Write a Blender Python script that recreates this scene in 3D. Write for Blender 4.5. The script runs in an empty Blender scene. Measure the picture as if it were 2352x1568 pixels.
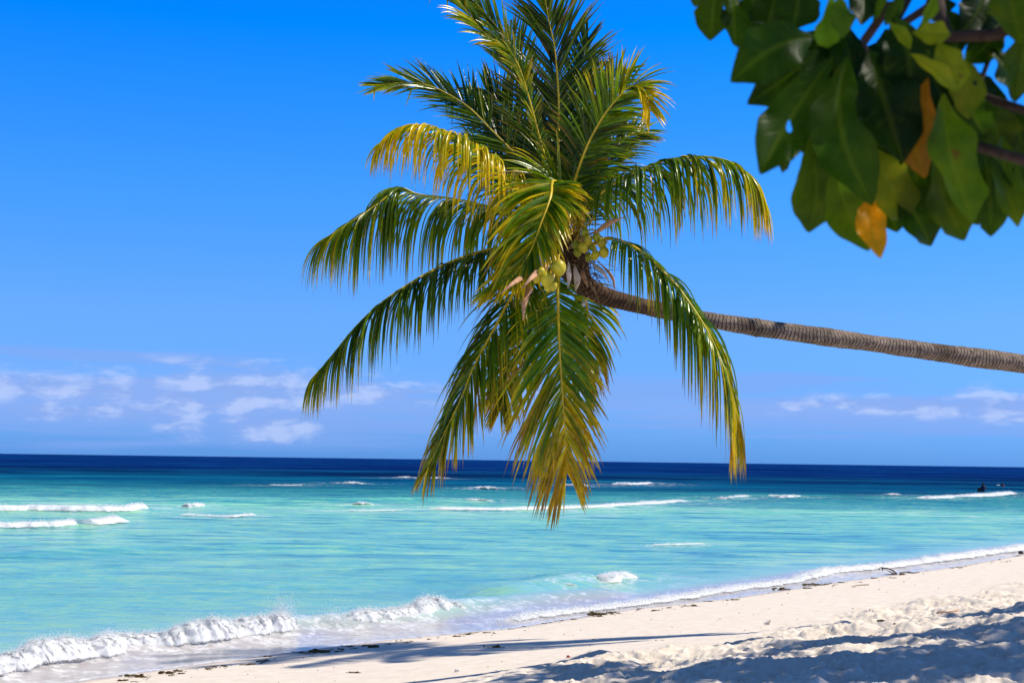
import bpy, math, random
import numpy as np
from mathutils import Vector, Matrix, Quaternion
random.seed(7); rng = np.random.default_rng(7)
SC = bpy.context.scene
COL = SC.collection

# ------------------------------------------------------------------ camera
H = 2.8                      # eye height above the sea
FPX = 50/36*2352             # focal length in units of a 2352 px wide picture
pitch = math.atan(272.5/FPX); roll = math.radians(0.755)
Fw = Vector((0, math.cos(pitch), math.sin(pitch)))
U0 = Vector((0, -math.sin(pitch), math.cos(pitch))); X0 = Vector((1, 0, 0))
Rt = X0*math.cos(roll) + U0*math.sin(roll)
Up = U0*math.cos(roll) - X0*math.sin(roll)
cam = bpy.data.objects.new('camera', bpy.data.cameras.new('camera'))
COL.objects.link(cam); SC.camera = cam
cam.matrix_world = Matrix(((Rt.x, Up.x, -Fw.x, 0), (Rt.y, Up.y, -Fw.y, 0), (Rt.z, Up.z, -Fw.z, H), (0, 0, 0, 1)))
cam.data.lens = 50; cam.data.sensor_width = 36
cam.data.clip_start = 0.1; cam.data.clip_end = 60000
cam.data.dof.use_dof = True; cam.data.dof.focus_distance = 15.0; cam.data.dof.aperture_fstop = 5.6

# ------------------------------------------------------------------ sky and sun
SUN = Vector((0.72, 0.07, 1.0)).normalized()
SC.view_settings.view_transform = 'Standard'; SC.view_settings.look = 'None'
SC.view_settings.exposure = 0.0; SC.view_settings.gamma = 1.0
SC.view_settings.use_curve_mapping = False
sl = bpy.data.lights.new('sun', 'SUN'); sl.energy = 4.8; sl.angle = math.radians(0.5); sl.color = (1.0, 0.93, 0.80)
so = bpy.data.objects.new('sun', sl); COL.objects.link(so)
so.rotation_mode = 'QUATERNION'; so.rotation_quaternion = SUN.to_track_quat('Z', 'Y')

class NT:
    """small helper for writing node trees"""
    def __init__(s, tree): s.t = tree; s.n = tree.nodes; s.l = tree.links
    def add(s, typ, ins=None, **kw):
        n = s.n.new(typ)
        for k, v in kw.items(): setattr(n, k, v)
        for k, v in (ins or {}).items(): s.put(n.inputs[k], v)
        return n
    def put(s, sock, v):
        if isinstance(v, bpy.types.NodeSocket): s.l.new(v, sock)
        elif isinstance(v, bpy.types.Node): s.l.new(v.outputs[0], sock)
        else: sock.default_value = v
    def m(s, op, a, b=0.0, c=0.0, clamp=False):
        n = s.n.new('ShaderNodeMath'); n.operation = op; n.use_clamp = clamp
        s.put(n.inputs[0], a); s.put(n.inputs[1], b); s.put(n.inputs[2], c); return n.outputs[0]
    def mix(s, f, a, b, blend='MIX'):
        n = s.n.new('ShaderNodeMix'); n.data_type = 'RGBA'; n.blend_type = blend
        s.put(n.inputs[0], f); s.put(n.inputs[6], a); s.put(n.inputs[7], b); return n.outputs[2]
    def ramp(s, f, stops, interp='LINEAR'):
        n = s.n.new('ShaderNodeValToRGB'); n.color_ramp.interpolation = interp
        e = n.color_ramp.elements
        while len(e) < len(stops): e.new(0.5)
        for i, (p, c) in enumerate(stops):
            e[i].position = p; e[i].color = c if len(c) == 4 else (*c, 1)
        s.put(n.inputs[0], f); return n.outputs[0]
    def noise(s, vec, scale, detail=4, rough=0.55, dist=0.0):
        return s.add('ShaderNodeTexNoise', {'Vector': vec, 'Scale': scale, 'Detail': detail, 'Roughness': rough, 'Distortion': dist}).outputs[0]
    def sstep(s, x, a, b):
        n = s.n.new('ShaderNodeMapRange'); n.interpolation_type = 'SMOOTHSTEP'
        s.put(n.inputs[0], x); s.put(n.inputs[1], a); s.put(n.inputs[2], b); return n.outputs[0]

W = bpy.data.worlds.new('World'); SC.world = W; W.use_nodes = True
W.node_tree.nodes.clear(); w = NT(W.node_tree)
sky = w.add('ShaderNodeTexSky', sky_type='NISHITA', sun_disc=False, sun_elevation=math.asin(SUN.z),
            sun_rotation=math.atan2(SUN.x, SUN.y), altitude=0, air_density=1.0, dust_density=0.3, ozone_density=3.0)
tc = w.add('ShaderNodeTexCoord').outputs['Generated']
sep = w.add('ShaderNodeSeparateXYZ', {0: tc})
az = w.m('ARCTAN2', sep.outputs[0], sep.outputs[1]); el = w.m('ARCSINE', sep.outputs[2])
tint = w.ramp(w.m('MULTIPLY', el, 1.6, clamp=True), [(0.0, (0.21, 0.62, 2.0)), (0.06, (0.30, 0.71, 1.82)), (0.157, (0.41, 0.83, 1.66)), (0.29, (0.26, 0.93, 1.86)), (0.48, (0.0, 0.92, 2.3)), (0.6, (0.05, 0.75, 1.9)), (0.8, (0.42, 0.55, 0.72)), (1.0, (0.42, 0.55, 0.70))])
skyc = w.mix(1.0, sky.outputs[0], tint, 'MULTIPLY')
# low cloud banks over the horizon (directions on the sky)
def blob(a0, e0, ra, re):
    dx = w.m('DIVIDE', w.m('SUBTRACT', az, a0), ra); dy = w.m('DIVIDE', w.m('SUBTRACT', el, e0), re)
    return w.m('EXPONENT', w.m('MULTIPLY', w.m('ADD', w.m('MULTIPLY', dx, dx), w.m('MULTIPLY', dy, dy)), -1.0))
cv = w.add('ShaderNodeCombineXYZ', {0: w.m('MULTIPLY', az, 26.0), 1: w.m('MULTIPLY', el, 70.0), 2: 3.3}).outputs[0]
cv2 = w.add('ShaderNodeCombineXYZ', {0: w.m('MULTIPLY', az, 9.0), 1: w.m('MULTIPLY', el, 150.0), 2: 8.1}).outputs[0]
n1 = w.noise(cv, 1.15, 10, 0.58, 0.25); n2 = w.noise(cv2, 1.0, 7, 0.5, 0.3)
def dens(n, m, k, t0, t1): return w.sstep(w.m('ADD', n, w.m('MULTIPLY', w.m('SUBTRACT', m, 1.0), k)), t0, t1)
cum = None
for a0, e0, ra, re in [(-0.19, 0.048, 0.10, 0.015), (-0.225, 0.037, 0.022, 0.020), (-0.17, 0.020, 0.03, 0.010), (-0.31, 0.044, 0.12, 0.008), (-0.10, 0.046, 0.09, 0.006), (-0.11, 0.049, 0.07, 0.006), (-0.29, 0.030, 0.08, 0.006),
                       (0.26, 0.041, 0.10, 0.006), (0.36, 0.041, 0.08, 0.011), (0.03, 0.047, 0.03, 0.006), (-0.9, 0.05, 0.4, 0.03), (1.2, 0.05, 0.5, 0.03)]:
    b = blob(a0, e0, ra, re); cum = b if cum is None else w.m('MAXIMUM', cum, b)
st = None
for a0, e0, ra, re in [(-0.26, 0.066, 0.11, 0.006), (-0.22, 0.03, 0.20, 0.022), (0.16, 0.057, 0.09, 0.005), (0.25, 0.033, 0.22, 0.014), (0.08, 0.050, 0.10, 0.008)]:
    b = blob(a0, e0, ra, re); st = b if st is None else w.m('MAXIMUM', st, b)
c_cum = dens(n1, cum, 0.30, 0.20, 0.50)
c_st = dens(n2, st, 0.34, 0.10, 0.42)
cv3 = w.add('ShaderNodeVectorMath', {0: cv, 1: (0.35, -0.55, 0)}, operation='ADD').outputs[0]
n1b = w.noise(cv3, 1.15, 10, 0.58, 0.25)
lit = w.sstep(w.m('SUBTRACT', n1, n1b), -0.10, 0.16)
ccol = w.mix(lit, (2.8, 4.3, 8.7, 1), (5.4, 6.6, 10.0, 1))
c_st = w.m('MULTIPLY', c_st, w.sstep(st, 0.03, 0.35)); c_cum = w.m('MULTIPLY', c_cum, w.sstep(cum, 0.03, 0.30))
skyc = w.mix(w.m('MULTIPLY', c_st, 0.62), skyc, (2.35, 4.1, 8.9, 1))
veil = w.m('MAXIMUM', blob(-0.24, 0.040, 0.22, 0.016), w.m('MULTIPLY', blob(0.27, 0.037, 0.22, 0.009), 0.8))
skyc = w.mix(w.m('MULTIPLY', veil, 0.46), skyc, (3.3, 4.7, 9.3, 1))
skyc = w.mix(w.m('MULTIPLY', c_cum, 0.66), skyc, ccol)
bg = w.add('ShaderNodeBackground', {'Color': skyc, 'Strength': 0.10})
w.add('ShaderNodeOutputWorld', {0: bg.outputs[0]})

# ------------------------------------------------------------------ maths helpers
CAM = Vector((0, 0, H))
def ray(px, py): return Fw + Rt*((px-1176)/FPX) + Up*((784-py)/FPX)
def P(px, py, Y):
    r = ray(px, py); return CAM + r*(Y/r.y)
def G(px, py, z=0.0):
    r = ray(px, py); return CAM + r*((z-H)/r.z)
def hash2(ix, iy, seed):
    h = (ix.astype(np.int64)*374761393 + iy.astype(np.int64)*668265263 + seed*1442695041) & 0x7fffffff
    h = ((h ^ (h >> 13))*1274126177) & 0x7fffffff
    return ((h ^ (h >> 16)) & 0xffff)/65535.0
def vnoise(x, y, seed=0):
    x = np.asarray(x, float); y = np.asarray(y, float)
    ix = np.floor(x); iy = np.floor(y); fx = x-ix; fy = y-iy
    fx = fx*fx*fx*(fx*(fx*6-15)+10); fy = fy*fy*fy*(fy*(fy*6-15)+10)
    a = hash2(ix, iy, seed); b = hash2(ix+1, iy, seed); c = hash2(ix, iy+1, seed); d = hash2(ix+1, iy+1, seed)
    return (a*(1-fx)+b*fx)*(1-fy) + (c*(1-fx)+d*fx)*fy
def fbm(x, y, seed=0, octv=4, gain=0.5):
    s = 0; a = 1; t = 0
    for i in range(octv):
        s = s + a*vnoise(x, y, seed+i*17); t += a; a *= gain
        x, y = x*1.9+y*0.6+3.1, y*1.9-x*0.6+1.7
    return s/t
def sm(x, a, b):
    t = np.clip((x-a)/(b-a), 0, 1); return t*t*(3-2*t)
def catmull(pts, n):
    """n points along a Catmull-Rom curve through pts (tuples of any size), evenly by chord length"""
    p = np.array(pts, float); p = np.vstack([2*p[0]-p[1], p, 2*p[-1]-p[-2]])
    out = []
    for i in range(1, len(p)-2):
        for t in np.linspace(0, 1, 24, endpoint=False):
            a, b, c, d = p[i-1], p[i], p[i+1], p[i+2]
            out.append(0.5*((2*b)+(-a+c)*t+(2*a-5*b+4*c-d)*t*t+(-a+3*b-3*c+d)*t**3))
    out.append(p[-2]); out = np.array(out)
    L = np.r_[0, np.cumsum(np.linalg.norm(np.diff(out[:, :3], axis=0), axis=1))]
    q = np.linspace(0, L[-1], n)
    return np.stack([np.interp(q, L, out[:, k]) for k in range(out.shape[1])], 1), L[-1]

# ------------------------------------------------------------------ object helpers
def link(o, parent=None):
    COL.objects.link(o)
    if parent is not None: o.parent = parent
    return o
def mesh(name, v, f, mat, parent=None, smooth=True, attrs=None, cols=None):
    me = bpy.data.meshes.new(name); me.from_pydata([tuple(p) for p in v], [], f); 
    if smooth: me.polygons.foreach_set('use_smooth', [True]*len(me.polygons))
    for k, a in (attrs or {}).items():
        at = me.attributes.new(k, 'FLOAT', 'POINT'); at.data.foreach_set('value', np.asarray(a, np.float32))
    if cols is not None:
        at = me.attributes.new('Col', 'FLOAT_COLOR', 'POINT')
        c = np.ones((len(v), 4), np.float32); c[:, :3] = np.asarray(cols); at.data.foreach_set('color', c.ravel())
    me.materials.append(mat); me.update()
    return link(bpy.data.objects.new(name, me), parent)
def gridmesh(name, V, mat, parent=None, attrs=None, cols=None, wrap=False, keep=None):
    """V: (rows, cols, 3) array"""
    r, c = V.shape[:2]
    me = bpy.data.meshes.new(name)
    i, j = np.meshgrid(np.arange(r-1), np.arange(c if wrap else c-1), indexing='ij')
    j2 = (j+1) % c
    F = np.stack([i*c+j, i*c+j2, (i+1)*c+j2, (i+1)*c+j], -1).reshape(-1, 4)
    if keep is not None: F = F[keep[F].all(1)]
    me.vertices.add(r*c); me.vertices.foreach_set('co', V.reshape(-1).astype(np.float32))
    me.loops.add(F.size); me.loops.foreach_set('vertex_index', F.reshape(-1).astype(np.int32))
    me.polygons.add(len(F)); me.polygons.foreach_set('loop_start', (np.arange(len(F))*4).astype(np.int32))
    me.polygons.foreach_set('loop_total', np.full(len(F), 4, np.int32))
    me.update(calc_edges=True); me.polygons.foreach_set('use_smooth', np.ones(len(F), bool))
    for k, a in (attrs or {}).items():
        at = me.attributes.new(k, 'FLOAT', 'POINT'); at.data.foreach_set('value', np.asarray(a, np.float32).ravel())
    if cols is not None:
        at = me.attributes.new('Col', 'FLOAT_COLOR', 'POINT')
        cc = np.ones((r*c, 4), np.float32); cc[:, :3] = np.asarray(cols).reshape(-1, 3); at.data.foreach_set('color', cc.ravel())
    me.materials.append(mat)
    return link(bpy.data.objects.new(name, me), parent)
def tag(o, label, cat, group=None, kind=None):
    o['label'] = label; o['category'] = cat
    if group: o['group'] = group
    if kind: o['kind'] = kind
    return o
def thing(name, loc, label, cat, group=None):
    o = bpy.data.objects.new(name, None); o.location = loc; o.empty_display_size = 0.2
    link(o); return tag(o, label, cat, group)
def settle(root):
    """children were built in world coordinates: keep them there under a root that has its own place"""
    inv = Matrix.Translation(-Vector(root.location))
    for ch in root.children: ch.matrix_parent_inverse = inv
def tube(pts, rad, seg=10, cap=True):
    """vertices and faces of a tube through pts with one radius per point"""
    pts = [Vector(p) for p in pts]; v = []; f = []; n = len(pts)
    t = (pts[1]-pts[0]).normalized(); a = t.orthogonal().normalized()
    for i, p in enumerate(pts):
        t2 = (pts[min(i+1, n-1)]-pts[max(i-1, 0)]).normalized()
        a = (a - t2*a.dot(t2)).normalized(); b = t2.cross(a)
        r = rad[i] if hasattr(rad, '__len__') else rad
        for k in range(seg):
            an = 2*math.pi*k/seg; v.append(p+(a*math.cos(an)+b*math.sin(an))*r)
    for i in range(n-1):
        for k in range(seg):
            k2 = (k+1) % seg; f.append((i*seg+k, i*seg+k2, (i+1)*seg+k2, (i+1)*seg+k))
    if cap: f.append(tuple(range(seg))[::-1]); f.append(tuple((n-1)*seg+k for k in range(seg)))
    return v, f
class Bag:
    def __init__(s): s.v = []; s.f = []; s.c = []
    def add(s, v, f, c=None):
        o = len(s.v); s.v += [tuple(p) for p in v]; s.f += [tuple(i+o for i in q) for q in f]
        if c is not None: s.c += ([c]*len(v) if not hasattr(c[0], '__len__') else list(c))
    def build(s, name, mat, parent=None, smooth=True): return mesh(name, s.v, s.f, mat, parent, smooth, cols=s.c if s.c else None)
def ell(center, r, seg=14, rings=9, axis=None, lump=0.0, seed=0):
    v = []; f = []; q = Vector((0, 0, 1)).rotation_difference(axis) if axis is not None else Quaternion()
    rr = random.Random(seed); ph = [rr.uniform(0, 6) for _ in range(3)]
    for i in range(rings+1):
        th = math.pi*i/rings
        for k in range(seg):
            a = 2*math.pi*k/seg
            m = 1+lump*(math.sin(3*a+ph[0])*math.sin(th)+0.6*math.sin(5*th+ph[1])+0.5*math.sin(2*a+4*th+ph[2]))
            p = Vector((math.sin(th)*math.cos(a)*r[0]*m, math.sin(th)*math.sin(a)*r[1]*m, math.cos(th)*r[2]*m))
            v.append(Vector(center)+q@p)
    for i in range(rings):
        for k in range(seg):
            k2 = (k+1) % seg; f.append((i*seg+k, (i+1)*seg+k, (i+1)*seg+k2, i*seg+k2))
    return v, f

# ------------------------------------------------------------------ materials
def mat(name):
    m = bpy.data.materials.new(name); m.use_nodes = True; m.node_tree.nodes.clear(); return m, NT(m.node_tree)
def simple(name, col, rough=0.8, nscale=30, var=0.35, bump=0.3, bscale=None, spec=0.3, dist=0.01):
    m, t = mat(name); c = t.add('ShaderNodeTexCoord').outputs['Object']
    n = t.noise(c, nscale, 5, 0.6)
    lo = tuple(x*(1-var) for x in col); hi = tuple(min(1, x*(1+var)) for x in col)
    cc = t.ramp(n, [(0.3, lo), (0.7, hi)])
    bp = t.add('ShaderNodeBump', {'Height': t.noise(c, bscale or nscale*2, 5, 0.6), 'Strength': bump, 'Distance': dist})
    b = t.add('ShaderNodeBsdfPrincipled', {'Base Color': cc, 'Roughness': rough, 'Specular IOR Level': spec, 'Normal': bp.outputs[0]})
    t.add('ShaderNodeOutputMaterial', {0: b.outputs[0]}); return m
def leafmat(name, trans=0.32, rough=0.32, spec=0.5, nscale=60, veins=False, boost=(1.25, 1.15, 0.5)):
    m, t = mat(name); c = t.add('ShaderNodeTexCoord').outputs['Object']
    at = t.add('ShaderNodeAttribute', attribute_name='Col').outputs['Color']
    n = t.noise(c, nscale, 4, 0.6)
    col = t.mix(1.0, at, t.ramp(n, [(0.3, (0.7, 0.72, 0.7)), (0.7, (1.2, 1.18, 1.1))]), 'MULTIPLY')
    bp = t.add('ShaderNodeBump', {'Height': t.noise(c, nscale*1.5, 3, 0.5), 'Strength': 0.25, 'Distance': 0.004})
    b = t.add('ShaderNodeBsdfPrincipled', {'Base Color': col, 'Roughness': rough, 'Specular IOR Level': spec, 'Normal': bp.outputs[0]})
    tr = t.add('ShaderNodeBsdfTranslucent', {'Color': t.mix(1.0, col, (*boost, 1), 'MULTIPLY')})
    mx = t.add('ShaderNodeMixShader', {0: trans, 1: b.outputs[0], 2: tr.outputs[0]})
    t.add('ShaderNodeOutputMaterial', {0: mx.outputs[0]}); return m
M = {}
M['frond'] = leafmat('palm_leaflet', 0.30, 0.25, 0.38, 14, boost=(2.0, 2.0, 0.15))
M['rib'] = simple('palm_midrib', (0.75, 0.52, 0.02), 0.38, 9, 0.22, 0.1, spec=0.5)
M['nut'] = simple('coconut_green', (0.56, 0.46, 0.015), 0.42, 9, 0.35, 0.15, spec=0.45)
M['nutg'] = simple('coconut_young', (0.33, 0.36, 0.015), 0.42, 9, 0.35, 0.15, spec=0.45)
M['bud'] = simple('coconut_bud', (0.62, 0.42, 0.04), 0.5, 20, 0.3)
M['spathe'] = simple('dry_spathe', (0.52, 0.28, 0.15), 0.6, 14, 0.35, 0.3)
M['spathe_pale'] = simple('pale_spathe', (0.62, 0.50, 0.40), 0.6, 14, 0.3, 0.3)
M['fibre'] = simple('brown_fibre', (0.11, 0.055, 0.025), 0.85, 40, 0.6, 0.8)
M['fibre2'] = simple('pale_fibre', (0.30, 0.2, 0.11), 0.85, 40, 0.5, 0.5)
M['stick'] = simple('driftwood', (0.11, 0.075, 0.05), 0.85, 30, 0.4, 0.5)
M['weed'] = simple('dry_seaweed', (0.10, 0.065, 0.015), 0.8, 60, 0.7, 0.8)
M['brownleaf'] = simple('dead_leaf', (0.22, 0.11, 0.05), 0.7, 40, 0.4, 0.5)
M['coral'] = simple('white_coral', (0.72, 0.68, 0.60), 0.85, 60, 0.15, 0.8)
M['rock'] = simple('dark_husk', (0.035, 0.028, 0.022), 0.85, 40, 0.5, 0.8)
M['husk'] = simple('brown_husk', (0.12, 0.06, 0.03), 0.85, 40, 0.5, 0.8)
M['red'] = simple('red_husk', (0.35, 0.05, 0.02), 0.7, 40, 0.4, 0.5)
M['violet'] = simple('violet_plastic', (0.10, 0.03, 0.28), 0.4, 40, 0.2, 0.2)
M['bark'] = simple('twig_bark', (0.055, 0.032, 0.022), 0.85, 60, 0.5, 0.8)
M['skin'] = simple('dark_skin', (0.13, 0.06, 0.035), 0.6, 20, 0.15, 0.1)
M['shirt'] = simple('dark_swim_shirt', (0.012, 0.02, 0.045), 0.7, 20, 0.3, 0.1)
M['board'] = simple('brown_board', (0.09, 0.035, 0.015), 0.5, 20, 0.2, 0.1)
M['redshirt'] = simple('red_swim_shirt', (0.35, 0.03, 0.03), 0.7, 20, 0.2, 0.1)
M['whiteboard'] = simple('pale_float', (0.7, 0.75, 0.8), 0.5, 20, 0.1, 0.1)
M['hair'] = simple('black_hair', (0.012, 0.01, 0.01), 0.6, 20, 0.2, 0.2)

# palm trunk bark: close rings of leaf scars
def trunk_mat():
    m, t = mat('palm_bark'); c = t.add('ShaderNodeTexCoord').outputs['Object']
    at = t.add('ShaderNodeAttribute', attribute_name='ring').outputs['Fac']
    ag = t.add('ShaderNodeAttribute', attribute_name='age').outputs['Fac']
    n = t.noise(c, 14, 8, 0.75); n2 = t.noise(c, 60, 4, 0.65)
    g = t.ramp(n, [(0.3, (0.11, 0.08, 0.06)), (0.5, (0.28, 0.215, 0.165)), (0.75, (0.52, 0.43, 0.35))])
    b_ = t.ramp(n, [(0.3, (0.055, 0.03, 0.018)), (0.55, (0.15, 0.085, 0.05)), (0.75, (0.33, 0.23, 0.15))])
    col = t.mix(ag, b_, g)
    col = t.mix(t.m('MULTIPLY', t.sstep(at, 0.62, 0.2), 0.9), col, (0.035, 0.022, 0.015, 1))
    big = t.noise(c, 2.2, 5, 0.65); col = t.mix(1.0, col, t.ramp(big, [(0.32, (0.5, 0.46, 0.42)), (0.5, (1, 1, 1)), (0.68, (1.3, 1.28, 1.25))]), 'MULTIPLY')
    h = t.m('ADD', t.m('MULTIPLY', at, 0.5), t.m('MULTIPLY', n2, 0.7))
    bp = t.add('ShaderNodeBump', {'Height': h, 'Strength': 1.0, 'Distance': 0.035})
    b = t.add('ShaderNodeBsdfPrincipled', {'Base Color': col, 'Roughness': 0.85, 'Specular IOR Level': 0.2, 'Normal': bp.outputs[0]})
    t.add('ShaderNodeOutputMaterial', {0: b.outputs[0]}); return m
M['trunk'] = trunk_mat()

def foam_mat():
    m, t = mat('sea_foam'); c = t.add('ShaderNodeTexCoord').outputs['Object']
    e = t.add('ShaderNodeAttribute', attribute_name='edge').outputs['Fac']
    sc = t.add('ShaderNodeAttribute', attribute_name='fscale').outputs['Fac']
    cs = t.add('ShaderNodeVectorMath', {0: c, 3: sc}, operation='SCALE').outputs[0]
    n = t.noise(cs, 6.0, 9, 0.72, 0.6); n3 = t.noise(cs, 34, 6, 0.7)
    a = t.sstep(t.m('ADD', t.m('ADD', t.m('MULTIPLY', n, 0.75), t.m('MULTIPLY', n3, 0.35)), t.m('MULTIPLY', e, 0.85)), 0.72, 0.92)
    bp = t.add('ShaderNodeBump', {'Height': t.m('ADD', n, t.m('MULTIPLY', n3, 0.5)), 'Strength': 0.35, 'Distance': 0.02})
    b = t.add('ShaderNodeBsdfPrincipled', {'Subsurface Weight': 0.85, 'Subsurface Radius': (1, 1, 1), 'Subsurface Scale': 0.15, 'Base Color': t.ramp(n3, [(0.3, (0.90, 0.93, 0.94)), (0.6, (0.97, 0.97, 0.96))]), 'Roughness': 0.75, 'Specular IOR Level': 0.25, 'Normal': bp.outputs[0]})
    tl = t.add('ShaderNodeBsdfTranslucent', {'Color': (0.97, 0.97, 0.96, 1)})
    mx0 = t.add('ShaderNodeMixShader', {0: 0.2, 1: b.outputs[0], 2: tl.outputs[0]})
    tp = t.add('ShaderNodeBsdfTransparent')
    mx = t.add('ShaderNodeMixShader', {0: a, 1: tp.outputs[0], 2: mx0.outputs[0]})
    t.add('ShaderNodeOutputMaterial', {0: mx.outputs[0]}); return m
M['foam'] = foam_mat()
def froth_mat():
    m, t = mat('froth'); b = t.add('ShaderNodeBsdfPrincipled', {'Base Color': (0.96, 0.97, 0.97, 1), 'Roughness': 0.6, 'Specular IOR Level': 0.3})
    tl = t.add('ShaderNodeBsdfTranslucent', {'Color': (0.97, 0.98, 0.98, 1)}); mx = t.add('ShaderNodeMixShader', {0: 0.6, 1: b.outputs[0], 2: tl.outputs[0]})
    t.add('ShaderNodeOutputMaterial', {0: mx.outputs[0]}); return m
M['drop'] = froth_mat()

# ------------------------------------------------------------------ shoreline
DRY = [(215, 1557), (450, 1525), (675, 1495), (890, 1468), (1175, 1441), (1426, 1400), (1676, 1373), (1926, 1335), (2176, 1303), (2352, 1272)]
sh = [G(x, y, 0.0) for x, y in DRY]
d0 = (sh[1]-sh[0]).normalized(); d1 = (sh[-1]-sh[-3]).normalized()
d0 = (d0+Vector((0.45, 0.75, 0))).normalized()
SH = [sh[0]-d0*800] + sh + [sh[-1]+d1*60, sh[-1]+d1*60+Vector((.8, .62, 0))*300]
SH = np.array([(p.x, p.y) for p in SH])
def shore(x, y):
    """signed distance to the water's edge, positive inland"""
    best = np.full(np.shape(x), 1e9); sg = np.ones(np.shape(x))
    for a, b in zip(SH[:-1], SH[1:]):
        d = b-a; L2 = d@d; t = np.clip(((x-a[0])*d[0]+(y-a[1])*d[1])/L2, 0, 1)
        qx = x-a[0]-t*d[0]; qy = y-a[1]-t*d[1]; ds = qx*qx+qy*qy
        cr = (y-a[1])*d[0]-(x-a[0])*d[1]
        m = ds < best; best = np.where(m, ds, best); sg = np.where(m, np.where(cr > 0, -1, 1), sg)
    return np.sqrt(best)*sg
def polydist(x, y, pts):
    best = np.full(np.shape(x), 1e9); tt = np.zeros(np.shape(x)); n = len(pts)-1
    for i in range(n):
        a = np.array(pts[i]); d = np.array(pts[i+1])-a; t = np.clip(((x-a[0])*d[0]+(y-a[1])*d[1])/(d@d), 0, 1)
        ds = (x-a[0]-t*d[0])**2+(y-a[1]-t*d[1])**2; m = ds < best
        best = np.where(m, ds, best); tt = np.where(m, (i+t)/n, tt)
    return np.sqrt(best), tt
def sand_z(x, y, s=None, fine=True):
    x = np.asarray(x, float); y = np.asarray(y, float)
    if s is None: s = shore(x, y)
    z = np.where(s < 0, np.maximum(-4, 0.09*s), 0.085*np.minimum(s, 6)+0.70*sm(s, 5.0, 11.5))
    z = z + 0.03*(fbm(x*0.35, y*0.35, 5, 2)-0.5)*sm(s, 0.3, 3)
    if fine:
        edge = 5.6+1.3*(fbm(x*0.5, y*0.5, 9, 3)-0.5)*2
        r = sm(s, edge-0.4, edge+1.1)
        f = fbm(x*2.0, y*2.0, 31, 3, 0.5); g = fbm(x*4.6+f*1.2, y*4.6, 41, 3, 0.5); k = fbm(x*1.1, y*1.1, 77, 2)
        z = z + r*(0.16*(f-0.5)+0.12*(np.abs(g-0.5)*-2+0.4)+0.12*(k-0.5))
        z = z + (1-r)*sm(s, 0.6, 2)*0.008*(g-0.5)
    return z
def on_sand(px, py):
    p = G(px, py, 0.5)
    for _ in range(12):
        z = float(sand_z(np.array([p.x]), np.array([p.y]))[0]); p = G(px, py, z)
    return p

# ------------------------------------------------------------------ sand
ang = np.radians(np.concatenate([np.linspace(-180, -24, 40, endpoint=False), np.linspace(-24, 24, 900, endpoint=False), np.linspace(24, 180, 40)]))
rad = np.concatenate([np.linspace(0.3, 7, 14, endpoint=False), np.geomspace(7, 60, 620, endpoint=False), np.geomspace(60, 30000, 40)])
R_, A_ = np.meshgrid(rad, ang, indexing='ij'); sx = R_*np.sin(A_); sy = R_*np.cos(A_)
S_ = shore(sx, sy); sz = sand_z(sx, sy, S_)
far = sm(R_, 60, 140); sz = np.where(S_ > 0, sz*(1-far)+1.2*far, sz)
def sand_mat():
    m, t = mat('coral_sand'); c = t.add('ShaderNodeTexCoord').outputs['Object']
    s = t.add('ShaderNodeAttribute', attribute_name='shore').outputs['Fac']
    sn = t.m('ADD', s, t.m('MULTIPLY', t.m('SUBTRACT', t.noise(c, 1.2, 5, 0.6), 0.5), 0.5))
    dry = t.ramp(t.noise(c, 5, 6, 0.6), [(0.3, (0.76, 0.65, 0.53)), (0.7, (0.90, 0.79, 0.67))])
    sp = t.noise(c, 160, 3, 0.8)
    dry = t.mix(t.m('MULTIPLY', t.sstep(sp, 0.62, 0.74), 0.35), dry, (0.35, 0.27, 0.2, 1))
    sp2 = t.noise(c, 26, 3, 0.9)
    dry = t.mix(t.m('MULTIPLY', t.sstep(sp2, 0.70, 0.76), 0.55), dry, (0.22, 0.15, 0.10, 1))
    col = t.mix(t.sstep(sn, 0.45, -0.05), dry, (0.42, 0.37, 0.37, 1))
    ro = t.ramp(t.sstep(sn, 0.25, -0.1), [(0, (0.9, 0.9, 0.9)), (1, (0.25, 0.25, 0.25))])
    rz = t.sstep(s, 5.0, 6.5)
    bh = t.m('ADD', t.m('MULTIPLY', t.noise(c, 120, 4, 0.7), 0.35), t.m('MULTIPLY', t.m('MULTIPLY', t.noise(c, 18, 6, 0.62), rz), 2.0))
    bp = t.add('ShaderNodeBump', {'Height': bh, 'Strength': 0.55, 'Distance': 0.015})
    b = t.add('ShaderNodeBsdfPrincipled', {'Base Color': col, 'Roughness': ro, 'Specular IOR Level': 0.35, 'Normal': bp.outputs[0]})
    t.add('ShaderNodeOutputMaterial', {0: b.outputs[0]}); return m
o = gridmesh('beach_sand', np.stack([sx, sy, sz], -1), sand_mat(), attrs={'shore': S_}); o['kind'] = 'structure'

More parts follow.
